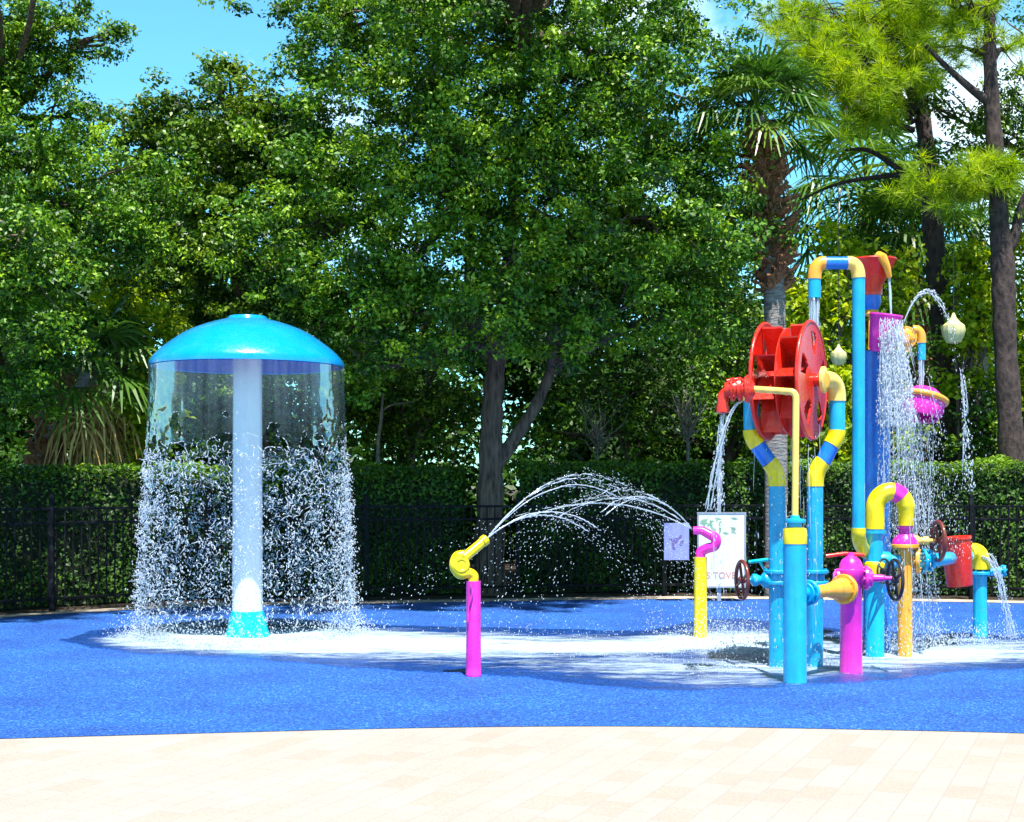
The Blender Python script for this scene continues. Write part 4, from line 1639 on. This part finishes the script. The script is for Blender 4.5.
def trees():
    # big centre oak
    D = 20.75
    base = P(489, 598, D)
    base.z = 0
    f1 = P(489, 440, D)
    f2 = P(500, 350, D)
    f3 = P(553, 370, D + .1)
    trunk = [([base, P(490, 520, D), P(491, 450, D), P(493, 395, D), P(498, 350, D), P(505, 300, D), P(515, 180, D), P(520, 40, D)], [.26, .21, .175, .155, .135, .11, .09, .04]),
             ([P(492, 470, D), P(510, 445, D), P(536, 405, D), P(553, 365, D + .1), P(566, 320, D + .1), P(590, 220, D)], [.12, .10, .085, .075, .06, .04]),
             ([P(496, 365, D), P(482, 345, D), P(470, 290, D - .2), P(468, 200, D - .3), P(440, 90, D - .5)], [.09, .095, .085, .065, .03])]
    bl = [B(520, 50, 21.2, 2.5), B(405, 100, 20.4, 1.8), B(640, 85, 20.8, 1.8), B(355, 25, 21.2, 1.7), B(655, 225, 20.0, 1.4, .9), B(440, 215, 19.5, 1.35), B(560, 255, 19.3, 1.2, .8), B(395, 290, 19.2, 1.1, .9),
          B(705, 245, 20.4, 1.1, .9), B(335, 190, 20.2, 1.3), B(500, -110, 22.4, 2.6, .7), B(400, -60, 22.2, 2.0, .6), B(630, -60, 22.4, 2.0, .6), B(500, 150, 19.7, 1.4), B(585, 150, 20.0, 1.3), B(345, 300, 19.9, 1.0, .8), B(630, 305, 19.4, .95, .9), B(520, 300, 18.8, .95, .8), B(460, 300, 18.7, .85, .8), B(700, 160, 20.9, 1.0, .8), B(690, 320, 20.2, .8, .8),
          B(420, 330, 18.7, .8, .7), B(585, 325, 18.8, .7, .7), B(370, 370, 19.0, .6, .7), B(300, 330, 19.6, .9, .7), B(270, 250, 20.4, .9, .8),
          ((-2.9, 16.2, 9.5), 1.2, .7), ((-1.1, 16.4, 9.7), 1.3, .75), ((.6, 16.5, 9.7), 1.3, .75), ((1.9, 16.8, 9.6), 1.0, .6), ((-3.4, 14.7, 9.6), .9, .8), ((-1.9, 15.0, 9.7), .95, .85), ((-.3, 15.2, 9.7), .95, .85), ((1.2, 15.3, 9.6), .9, .8)]  # unseen boughs high over the pad, added to shade hedge and fence
    make_tree('oak_tree', 'broad live oak with a forked trunk rising behind the picket fence', 'tree', base, trunk, bl, M['oak'], M['oakbark'], dens=60, per=104, clump_r=.235, leaf=.076, forks=[f1, f2, f3, P(515, 180, D), P(468, 200, D - .3), P(590, 220, D), P(520, 40, D)])

    # oak left of it, behind the mushroom
    D = 23.0
    base = P(255, 590, D)
    base.z = 0
    bl = [B(230, 190, 23, 1.8), B(165, 165, 23, 1.35), B(290, 165, 23, 1.3), B(255, 135, 23, .9), B(200, 275, 23, 1.6), B(295, 275, 23.3, 1.5), B(190, 120, 23, .75, .8), B(232, 95, 23, .42, .8), B(230, 62, 23, .27, .9), B(215, 72, 23, .16, .9), B(268, 108, 23, .4, .7), B(135, 145, 23, .7, .7), B(165, 110, 23, .3, .6), B(255, 345, 23.5, 1.4, .8), B(320, 345, 23.5, 1.2, .8), B(310, 130, 23.2, .7, .7)]
    make_tree('oak_tree', 'mid green live oak standing behind the mushroom shower dome', 'tree', base, [([base, P(258, 480, D), P(250, 380, D), P(240, 270, D), P(232, 150, D), P(230, 80, D)], [.22, .19, .16, .12, .06, .02])], bl, M['oak2'], M['oakbark'], dens=62, per=76, clump_r=.23, leaf=.088, forks=[P(250, 380, D), P(240, 270, D), P(234, 180, D)])

    # left edge oak
    D = 20.9
    base = P(-25, 590, D)
    base.z = 0
    bl = [B(30, 210, 19.6, 1.4), B(-60, 120, 20.0, 1.9), B(95, 215, 19.8, 1.1), B(42, 50, 20.6, .8, .8), B(5, 25, 20.4, 1.0, .95), B(20, 60, 20.3, .6, .9), B(80, 120, 20.6, .65, .7), B(40, 265, 18.6, .9), B(-30, 330, 17.9, 1.3), B(70, 15, 20.6, .5, .6), B(105, 45, 20.6, .16, .7), B(10, 120, 20.4, .9, .6), B(125, 232, 19.8, .6, .9), B(-10, 415, 18.8, .8, 1.0), B(20, 375, 18.6, .5, .8), B(40, 165, 20.0, .9, .9), B(118, 30, 20.6, .1, .8), B(10, 260, 17.8, 1.0), B(140, 190, 20.2, .8, .8),
          ((-8.4, 14.9, 9.0), 1.2, 1.3), ((-7.0, 14.9, 9.4), .8, 1.3), ((-3.7, 15.2, 9.5), 1.0, .75), ((-8.3, 12.9, 9.3), 1.0, 1.3), ((-6.6, 13.2, 9.4), .9, 1.3), ((-5.0, 13.9, 9.5), .9, 1.3)]  # added foliage above the frame, there to darken the left hedge
    make_tree('oak_tree', 'dense live oak at the left edge, its thin upper sprays against open sky', 'tree', base, [([base, P(-22, 470, D), P(-5, 360, D), P(5, 230, D), P(0, 120, D), P(-10, 30, D)], [.24, .20, .15, .09, .05, .02])], bl, M['oak'], M['oakbark'], dens=64, per=110, clump_r=.22, leaf=.068, forks=[P(-5, 360, D), P(5, 230, D), P(0, 120, D)], limb_r=.05)

    # right edge oak leaves between the pines
    D = 22.4
    base = P(1062, 590, D)
    base.z = 0
    bl = [B(975, 125, 22.4, .85, .9), B(925, 100, 22.6, .6, .8), B(1015, 135, 22.3, .8, .9), B(1030, 20, 22.4, .5, .7), B(1010, 90, 22.4, .4, .7), B(1060, 200, 22.3, 1.2), B(950, 150, 22.4, .5, .8), B(1018, 70, 22.4, .22, .7)]
    make_tree('oak_tree', 'young oak reaching in from the right edge, its leaves across the pines', 'tree', base, [([base, P(1068, 450, D), P(1060, 300, D), P(1050, 180, D), P(1040, 80, D)], [.16, .14, .12, .08, .03])], bl, M['oak2'], M['oakbark'], dens=80, per=40, clump_r=.2, leaf=.075, forks=[P(1060, 300, D), P(1050, 180, D)], limb_r=.05)


trees()


def shrub(label, px, d, blobs, mat, name='shrub', leaf=.085, dens=75, clump_r=.24, group=None, per=38, cat='shrub', bark='oakbark', up=.55):
    base = P(px, 590, d)
    base.z = 0
    f = [base + Vector((0, 0, .8)), base + Vector((.2, 0, 1.4)), base + Vector((-.2, 0, 2))]
    make_tree(name, label, cat, base, [([base, f[0], f[1]], [.10, .08, .05]), ([base + Vector((-.1, 0, 0)), base + Vector((-.15, 0, 1)), f[2]], [.08, .06, .04])], blobs, mat, M[bark], dens=dens, per=per, clump_r=clump_r, leaf=leaf, forks=f, limb_r=.035, group=group, twigs=5)


def understory():
    shrub('light green shrub catching the sun just right of the oak trunk', 640, 24.2, [B(640, 375, 24.2, .95), B(610, 400, 24.2, .7), B(675, 395, 24.4, .7), B(630, 440, 24.2, .8), B(690, 440, 24.4, .7)], M['hedge'])
    shrub('leafy shrub with pale sprigs filling the gap left of the oak trunk', 425, 24.0, [B(430, 425, 24, .85), B(405, 395, 24.3, .7), B(455, 400, 24.3, .6), B(440, 360, 24.5, .7), B(380, 420, 24.5, .8)], M['oak2'])
    shrub('dark shrub growing in the shade directly behind the mushroom pole', 330, 24.2, [B(330, 420, 24.2, 1.0), B(290, 430, 24.2, .9), B(240, 430, 24.2, .9), B(355, 385, 24.5, .9), B(200, 420, 24.4, .8)], M['oak2'])
    shrub('shaded shrub filling the gap behind the grey sign post', 740, 24.5, [B(730, 400, 24.5, .9), B(760, 380, 24.6, .8), B(715, 350, 24.8, .8), B(770, 430, 24.5, .8), B(545, 430, 24.6, .8), B(580, 350, 25, .9), B(742, 300, 24.8, .8), B(735, 255, 24.9, .6)], M['oak'])
    shrub('yellow-green shrub standing between the small palm and the mushroom shower', 135, 20.9, [B(140, 320, 20.9, .6), B(125, 290, 21, .5), B(145, 420, 20.8, .6), B(150, 380, 20.9, .45), B(130, 450, 20.8, .4)], M['lime'], leaf=.11)
    g = 'yellow-green shrubs behind the right hedge'
    W = 22.7
    shrub('yellow-green shrub showing between the arched pipe and the red wheel', 835, W, [B(830, 300, W, .7), B(810, 360, W, .7), B(848, 385, W, .7), B(835, 440, W, .8), B(805, 300, W, .6), B(843, 250, W, .55), B(875, 330, W, .5), B(800, 420, W, .7)], M['lime'], leaf=.12, group=g, clump_r=.26)
    shrub('tall bright lime shrub standing between the two pine trunks', 972, W, [B(972, 300, W, .45), B(968, 345, W, .45), B(984, 325, W, .4), B(970, 262, W, .42), B(985, 280, W, .35), B(965, 385, W, .4)], M['lime'], leaf=.12, group=g, clump_r=.24, dens=110)
    shrub('mid green shrub low between the pine trunks above the right hedge', 978, W - .1, [B(985, 425, W - .1, .55), B(972, 450, W - .1, .5), B(1000, 440, W - .1, .6), B(978, 400, W - .1, .4)], M['hedge'], leaf=.09)
    shrub('lime shrub at the right edge beyond the nearer pine trunk', 1045, W, [B(1040, 290, W, .6), B(1048, 345, W, .7), B(1045, 410, W, .7), B(1028, 445, W, .5), B(1035, 250, W, .5)], M['lime'], leaf=.12, group=g, clump_r=.26)
    shrub('lime shrub peeping out between the blue column and the leaning pine', 895, W, [B(897, 300, W, .42), B(900, 350, W, .42), B(893, 400, W, .45), B(897, 440, W, .45), B(905, 265, W, .3)], M['lime'], leaf=.12, group=g, clump_r=.24, dens=100)

    # dry twiggy bushes
    for (px, py, d, lab) in ((597, 425, 23.2, 'wide grey leafless bush above the hedge right of the oak trunk'), (688, 412, 23.1, 'small bleached twiggy bush above the hedge left of the red spout')):
        b = P(px, 590, d)
        b.z = 0
        t = thing('dry_bush', b, lab, 'bush')
        mb = MB()
        top = P(px, py, d)
        mb.tube([b, Vector((b.x, b.y, top.z - .5))], [.04, .03], 7)
        for i in range(45):
            s = Vector((b.x, b.y, top.z - .55 + random.uniform(0, .3)))
            e = top + Vector((random.gauss(0, .22), random.gauss(0, .2), random.uniform(-.35, .5)))
            p = limb_path(s, e, .1)
            mb.tube(p, list(np.linspace(.012, .004, len(p))), 4)
        mb.build('twigs', M['twig'], t, sharp=180)
    b = P(380, 590, 23.0)
    b.z = 0
    t = thing('dead_sapling', b, 'thin bleached dead sapling above the hedge left of the oak', 'tree')
    MB().tube(smooth_path([b, P(378, 455, 23), P(381, 420, 23), P(383, 393, 23)], 4), [.035] * 5 + [.03] * 5 + [.02] * 3, 8).tube(smooth_path([P(381, 412, 23), P(392, 405, 23), P(412, 402, 23)], 4), .012, 6).build('trunk', M['twig'], t)


understory()


# ------------------------------------------------------------------ palms and pines
def fan_quads(c, dirv, pet, fr, droop, nseg, up=Vector((0, 0, 1)), wid=.05):
    """a fan frond: petiole then folded segments that droop at their tips"""
    quads = []
    d = Vector(dirv).normalized()
    side = d.cross(up)
    if side.length < .05:
        side = Vector((1, 0, 0))
    side.normalize()
    nrm = side.cross(d).normalized()
    p0 = Vector(c)
    p1 = p0 + d * pet * .6 + Vector((0, 0, .05 * pet))
    p2 = p0 + d * pet - Vector((0, 0, droop * .25 * pet))
    for a, b in ((p0, p1), (p1, p2)):
        w = side * .016
        quads.append((a - w, a + w, b + w, b - w))
        w2 = nrm * .012
        quads.append((a - w2, a + w2, b + w2, b - w2))
    d2 = (d - Vector((0, 0, droop * .5))).normalized()
    for i in range(nseg):
        a = (i / (nseg - 1) - .5) * 2 * R(118)
        v = (d2 * math.cos(a) + side * math.sin(a)).normalized()
        L = fr * (.72 + .28 * math.cos(a * .8)) * random.uniform(.85, 1.08)
        m = p2 + v * L * .55 + nrm * (.07 * (1 if i % 2 else -1) * .3) - Vector((0, 0, droop * .12 * L))
        e = p2 + v * L * .92 - Vector((0, 0, droop * (.42 + .25 * random.random()) * L))
        sd = v.cross(nrm).normalized()
        w0, w1 = sd * wid * .35, sd * wid * .5
        tl = nrm * (.012 if i % 2 else -.012)
        quads.append((p2 - w0, p2 + w0, m + w1 + tl, m - w1 - tl))
        quads.append((m - w1 - tl, m + w1 + tl, e + sd * .006, e - sd * .006))
    return quads


def palm(label, base, crown, rad, boots=None, fronds=34, pet=.9, fr=.8, dead=0, mat='palm', nseg=22, group=None, pts=None, wid=.05, lowmost=-.75):
    t = thing('palm_tree', base, label, 'palm tree', group)
    path = smooth_path(pts or [base, Vector(base).lerp(Vector(crown), .5) + Vector((.05, 0, 0)), crown], 6)
    MB().tube(path, [rad * (1.15 - .2 * i / len(path)) for i in range(len(path))], 16).build('trunk', M['palmbark'], t, sharp=80)
    if boots:
        z0, z1, r0, r1 = boots
        mb = MB()
        n = 230
        for i in range(n):
            s = i / n
            z = z0 + (z1 - z0) * s
            pc = min(path, key=lambda p: abs(p.z - z))
            a = i * 2.39996
            prof = math.sin(min(1, s * 1.25 + .12) * math.pi * .62) * (1 - .55 * max(0, s - .72) / .28)
            rr = r0 + (r1 - r0) * prof
            o = Vector((pc.x + math.cos(a) * rad * .6, pc.y + math.sin(a) * rad * .6, z))
            tl = random.uniform(-.7, .7)
            out = Vector((math.cos(a + tl), math.sin(a + tl), 0))
            e = Vector((pc.x, pc.y, z)) + out * rr * random.uniform(.72, 1.18) + Vector((0, 0, random.uniform(.02, .30)))
            sd = Vector((-math.sin(a), math.cos(a), 0))
            wa, wb = random.uniform(.06, .09), random.uniform(.025, .055)
            th = out * .02 + Vector((0, 0, -.02))
            k = len(mb.v)
            for (p, w) in ((o, wa), (e, wb)):
                mb.v += [p - sd * w, p + sd * w, p + sd * w * .7 + th * 1.6, p - sd * w * .7 + th * 1.6]
            for f in ((0, 1, 5, 4), (1, 2, 6, 5), (2, 3, 7, 6), (3, 0, 4, 7), (4, 5, 6, 7), (3, 2, 1, 0)):
                mb.f.append(tuple(k + q for q in f))
        mb.build('boots', M['boot'], t, sharp=20)
    qs, tn = [], []
    for i in range(fronds):
        a = i * 2.39996 + random.uniform(-.2, .2)
        el = lowmost + (1.35 - lowmost) * (i / fronds) ** .8 + random.uniform(-.12, .12)
        d = Vector((math.cos(a) * math.cos(el), math.sin(a) * math.cos(el), math.sin(el)))
        q = fan_quads(Vector(crown) + Vector((0, 0, .2 * i / fronds)), d, pet * random.uniform(.8, 1.15), fr * random.uniform(.85, 1.1), random.uniform(.55, 1.1), nseg, wid=wid)
        qs += q
        tn += [random.gauss(.45, .2)] * len(q)
    V = np.array([[tuple(p) for p in q] for q in qs])
    quad_mesh('crown', V, M[mat], np.array(tn) + rng.normal(0, .1, len(tn)), t)
    if dead:
        qs, tn = [], []
        for i in range(dead):
            a = i * 2.39996
            el = random.uniform(-1.4, -.35)
            d = Vector((math.cos(a) * math.cos(el), math.sin(a) * math.cos(el), math.sin(el)))
            q = fan_quads(Vector(crown) - Vector((0, 0, .15)), d, pet * random.uniform(.5, .8), fr * .85, random.uniform(1.0, 1.7), 10, wid=wid * .6)
            qs += q
            tn += [random.gauss(.5, .25)] * len(q)
        V = np.array([[tuple(p) for p in q] for q in qs])
        quad_mesh('dead_fronds', V, M['deadpalm'], np.array(tn) + rng.normal(0, .1, len(tn)), t)
    return t


def palms():
    D = 20.55
    base = P(776, 590, D)
    base.z = 0
    crown = P(757, 118, D)
    palm('cabbage palm with a thick band of brown leaf stubs above a grey trunk', base, crown, .15, boots=(P(0, 292, D).z, P(0, 135, D).z, .22, .37), fronds=38, pet=.7, fr=.72, lowmost=-.25, wid=.034, dead=5,
         pts=[base, P(776, 450, D), P(775, 320, D), P(770, 220, D), P(757, 118, D)])
    D = 25.8
    base = P(916, 590, D)
    base.z = 0
    palm('shorter palm with a brown stubby trunk beside the leaning pine', base, P(905, 258, D), .17, boots=(1.0, P(0, 265, D).z, .2, .32), fronds=34, pet=1.15, fr=1.05, pts=[base, P(914, 420, D), P(910, 320, D), P(905, 258, D)], lowmost=-.5)
    D = 27.0
    base = P(868, 590, D)
    base.z = 0
    palm('dark fan palm with long drooping fronds behind the red funnel', base, P(866, 195, D), .16, fronds=44, pet=1.25, fr=1.2, pts=[base, P(866, 400, D), P(868, 280, D), P(866, 195, D)], lowmost=-1.0, dead=6)
    D = 27.2
    base = P(985, 590, D)
    base.z = 0
    palm('palm half hidden behind the right pine trunk', base, P(975, 232, D), .15, fronds=30, pet=1.1, fr=1.05, pts=[base, P(982, 400, D), P(975, 232, D)], lowmost=-.7)
    D = 20.2
    base = P(50, 590, D)
    base.z = 0
    palm('small palm with a skirt of dry brown fronds above the left hedge', base, P(88, 372, D), .17, boots=(1.2, P(0, 385, D).z, .18, .26), fronds=30, pet=.75, fr=.75, dead=22, pts=[base, P(46, 470, D), P(55, 420, D), P(88, 372, D)], lowmost=-.3, mat='palm')


palms()


def needle_tufts(pts, dirs, per, L, w):
    n = len(pts)
    m = n * per
    c = np.repeat(pts, per, axis=0)
    dd = unit(np.repeat(dirs, per, axis=0) * .55 + rng.normal(size=(m, 3)) * .75)
    ln = L * (.7 + .5 * rng.random(m))[:, None]
    b = c - np.repeat(dirs, per, axis=0) * (rng.random((m, 1)) * .14)
    sd = unit(np.cross(dd, rng.normal(size=(m, 3)))) * w
    tip = b + dd * ln - np.array((0, 0, .10)) * ln
    q = np.empty((m, 4, 3))
    q[:, 0] = b - sd * .5
    q[:, 1] = b + sd * .5
    q[:, 2] = tip + sd * .3
    q[:, 3] = tip - sd * .3
    return q


def pine(label, base, pts, rad, branches, extra=()):
    """branches: (start point, end point, tufts, spread)"""
    t = thing('pine_tree', base, label, 'pine tree')
    mb = MB()
    sp = smooth_path(pts, 6)
    rr = list(np.interp(np.linspace(0, len(rad) - 1, len(sp)), range(len(rad)), rad))
    mb.tube(sp, [q * (1 + .07 * math.sin(i * 2.1)) for i, q in enumerate(rr)], 14)
    tp, td = [], []
    for (a, b, n, spd) in branches:
        p = limb_path(a, b, .15)
        mb.tube(p, list(np.linspace(.06, .015, len(p))), 7)
        for i in range(int(n * 1.25)):
            s = p[random.randrange(len(p) // 3, len(p))]
            e = Vector(b) + Vector((random.gauss(0, spd), random.gauss(0, spd), random.gauss(0, spd * .7)))
            if random.random() < .35:
                e = s.lerp(e, random.uniform(.4, .9))
            if i % 2 == 0:
                tw = limb_path(s, e, .1)
                mb.tube(tw, list(np.linspace(.014, .005, len(tw))), 4)
            tp.append(tuple(e))
            d = (e - s).normalized() + Vector((0, 0, .55))
            td.append(tuple(d.normalized()))
    for q in extra:
        mb.tube(*q)
    mb.build('trunk', M['pinebark'], t, sharp=80)
    tp, td = np.array(tp), np.array(td)
    Q = needle_tufts(tp, td, 70, .21, .0095)
    T = np.repeat(rng.normal(.5, .2, len(tp)), 70) + rng.normal(0, .15, len(Q))
    quad_mesh('crown', Q, M['pine'], T, t)


def pines():
    D = 23.4
    base = P(956, 590, D)
    base.z = 0
    tr = [base, P(950, 440, D), P(944, 330, D), P(934, 240, D), P(928, 160, D), P(918, 90, D), P(905, 20, D), P(895, -60, D)]
    br = []
    for (px, py, dd, n, s) in ((860, 45, -.4, 60, .5), (822, 42, -.6, 40, .4), (885, 85, -.5, 46, .4), (845, 92, -.5, 40, .4), (900, 20, -.3, 46, .5), (790, 15, -.6, 34, .4), (930, 25, .2, 30, .45), (830, 70, -.8, 40, .4), (880, 5, -.5, 40, .5), (910, 60, -.4, 30, .4), (868, 110, -.4, 20, .3), (800, 75, -.5, 22, .35)):
        dd = -1.5 if py > 65 else (-.8 if py > 25 else .1)
        s0 = P(912, min(py + 30, 130), D)
        br.append((s0, P(px, py, D + dd), n, s))
    # dark bare limbs to the left
    ex = [(limb_path(P(927, 190, D), P(845, 150, D), .2), list(np.linspace(.07, .02, 13)), 7), (limb_path(P(926, 175, D), P(800, 200, D + .3), .25), list(np.linspace(.06, .015, 13)), 7),
          (limb_path(P(922, 110, D), P(850, 118, D), .15), list(np.linspace(.05, .015, 13)), 7)]
    pine('slender pine with a leaning dark trunk and bright needle clumps', base, tr, [.27, .22, .19, .17, .145, .12, .09, .05], br, ex)
    D = 21.6
    base = P(1016, 590, D)
    base.z = 0
    tr = [base, P(1012, 460, D), P(1005, 340, D), P(1003, 270, D), P(999, 220, D), P(995, 150, D), P(990, 60, D), P(990, -40, D)]
    br = []
    for (px, py, dd, n, s) in ((955, 185, -.2, 26, .30), (985, 172, -.3, 26, .28), (925, 182, 0, 20, .25), (1005, 165, -.3, 14, .25), (955, 10, 0, 30, .4), (985, -20, .2, 30, .5), (920, -20, .3, 30, .5), (960, 45, .3, 14, .25), (1012, 45, .2, 8, .2)):
        br.append((P(994, min(py + 12, 230), D), P(px, py, D + dd), n, s))
    ex = [(smooth_path([P(1003, 255, D), P(1014, 238, D), P(1022, 205, D), P(1040, 170, D)], 5), list(np.linspace(.10, .05, 16)), 8),
          (smooth_path([P(993, 105, D), P(975, 92, D), P(950, 70, D), P(925, 45, D)], 5), list(np.linspace(.08, .03, 16)), 8)]
    pine('thick dark pine trunk with a side fork near the right edge', base, tr, [.25, .20, .17, .185, .14, .13, .10, .07], br, ex)


pines()


def pods():
    """pale bulb lanterns hung on cords from the limbs"""
    M['lantern'] = paint('cream_lantern', (.66, .60, .26), rough=.55, coat=.0, wear=.2)
    for (px, py, d, top, lab, k) in ((838.5, 356, 20.2, 120, 'small pale pointed lantern hanging between the red wheel and the arched pipe', .9), (953.5, 330, 19.7, 185, 'pale rounded lantern hanging to the right of the bucket tower', 1.25)):
        c = P(px, py, d)
        t = thing('hanging_lantern', c, lab, 'lantern', 'lanterns hanging among the trees')
        MB().lathe(c, (0, 0, 1), [(-.15 * k, .03 * k), (-.14 * k, .075 * k), (-.07 * k, .115 * k), (0, .13 * k), (.05 * k, .12 * k), (.09 * k, .07 * k), (.14 * k, .03 * k), (.19 * k, .012 * k)], 12).build('shade', M['lantern'], t, sharp=25)
        MB().tube([c + Vector((0, 0, .18 * k)), P(px, top, d)], .005, 5).build('cord', M['black'], t)


pods()


# ------------------------------------------------------------------ far trees that close the view
def far_trees():
    bl = []
    for i in range(170):
        x = random.uniform(-21, 21)
        y = random.uniform(30, 38)
        top = 6.9 + 1.0 * math.sin(x * .5) + random.uniform(-.6, .6)
        if x > 5:
            top -= 1.2
        z = random.uniform(.6, top)
        bl.append(((x, y, z), random.uniform(1.0, 1.7), 1.0))
    for i in range(70):
        bl.append(((random.uniform(-20, 20), random.uniform(27.5, 30), random.uniform(.8, 3.2)), random.uniform(.9, 1.3), 1.1))
    Q, T, CC = blob_leaves(bl, 26, .55, 34, .22)
    o = quad_mesh('far_trees', Q, M['far'], T)
    tag(o, 'dark mass of trees far behind the hedge', 'trees', kind='stuff')


far_trees()


# ------------------------------------------------------------------ light, sky, camera
SUN_EL, SUN_AZ = R(69), R(12)
dirs = Vector((math.sin(SUN_AZ) * math.cos(SUN_EL), -math.cos(SUN_AZ) * math.cos(SUN_EL), math.sin(SUN_EL)))
sl = bpy.data.lights.new('sun', 'SUN')
sl.energy = 5.0
sl.angle = R(.5)
sl.color = (1, .965, .91)
so = bpy.data.objects.new('sun', sl)
COL.objects.link(so)
so.rotation_euler = (-dirs).to_track_quat('-Z', 'Y').to_euler()
so.location = (0, 0, 30)

w = bpy.data.worlds.new('World')
scene.world = w
w.use_nodes = True
nt = w.node_tree
nt.nodes.clear()
wo = nt.nodes.new('ShaderNodeOutputWorld')
bg = nt.nodes.new('ShaderNodeBackground')
bg.inputs['Strength'].default_value = .05
sk = nt.nodes.new('ShaderNodeTexSky')
sk.sky_type = 'NISHITA'
sk.sun_disc = False
sk.sun_elevation = SUN_EL
sk.sun_rotation = math.atan2(dirs.x, dirs.y)
sk.air_density = 1.0
sk.dust_density = .4
sk.ozone_density = 1.0
tc = nt.nodes.new('ShaderNodeTexCoord')
nz = nt.nodes.new('ShaderNodeTexNoise')
nz.inputs['Scale'].default_value = 4.5
nz.inputs['Detail'].default_value = 7
nz.inputs['Roughness'].default_value = .62
nt.links.new(tc.outputs['Generated'], nz.inputs['Vector'])
cr = ramp(nt, [(.52, (0, 0, 0)), (.72, (1, 1, 1))])
nt.links.new(nz.outputs['Fac'], cr.inputs['Fac'])
tint = nt.nodes.new('ShaderNodeMixRGB')
tint.blend_type = 'MULTIPLY'
tint.inputs[0].default_value = 1
tint.inputs[2].default_value = (.55, 1.17, 1.30, 1)
nt.links.new(sk.outputs[0], tint.inputs[1])
mx = nt.nodes.new('ShaderNodeMixRGB')
mx.inputs[2].default_value = (8.5, 9.5, 10, 1)
nt.links.new(cr.outputs[0], mx.inputs[0])
nt.links.new(tint.outputs[0], mx.inputs[1])
sx = nt.nodes.new('ShaderNodeSeparateXYZ')
nt.links.new(tc.outputs['Generated'], sx.inputs[0])
gr = ramp(nt, [(.0, (2.3, 2.3, 2.3)), (.34, (2.2, 2.2, 2.2)), (.55, (.5, .5, .5))])
nt.links.new(sx.outputs['Z'], gr.inputs['Fac'])
gm = nt.nodes.new('ShaderNodeMixRGB')
gm.blend_type = 'MULTIPLY'
gm.inputs[0].default_value = 1
nt.links.new(mx.outputs[0], gm.inputs[1])
nt.links.new(gr.outputs[0], gm.inputs[2])
nt.links.new(gm.outputs[0], bg.inputs['Color'])
nt.links.new(bg.outputs[0], wo.inputs['Surface'])

cam = bpy.data.cameras.new('camera')
cam.lens = 50
cam.sensor_width = 36
cam.shift_y = (HY - 411) / 1024
cam.clip_start = .1
cam.clip_end = 2000
co = bpy.data.objects.new('camera', cam)
COL.objects.link(co)
co.location = (0, 0, CZ)
co.rotation_euler = (R(90), 0, 0)
scene.camera = co

scene.render.resolution_x = 1024
scene.render.resolution_y = 822
scene.render.engine = 'CYCLES'
cy = scene.cycles
cy.max_bounces = 7
cy.transparent_max_bounces = 24
cy.diffuse_bounces = 2
cy.glossy_bounces = 3
cy.use_denoising = True
vs = scene.view_settings
vs.view_transform = 'Standard'
vs.look = 'None'
vs.exposure = 1.1
vs.gamma = 1
vs.use_curve_mapping = False
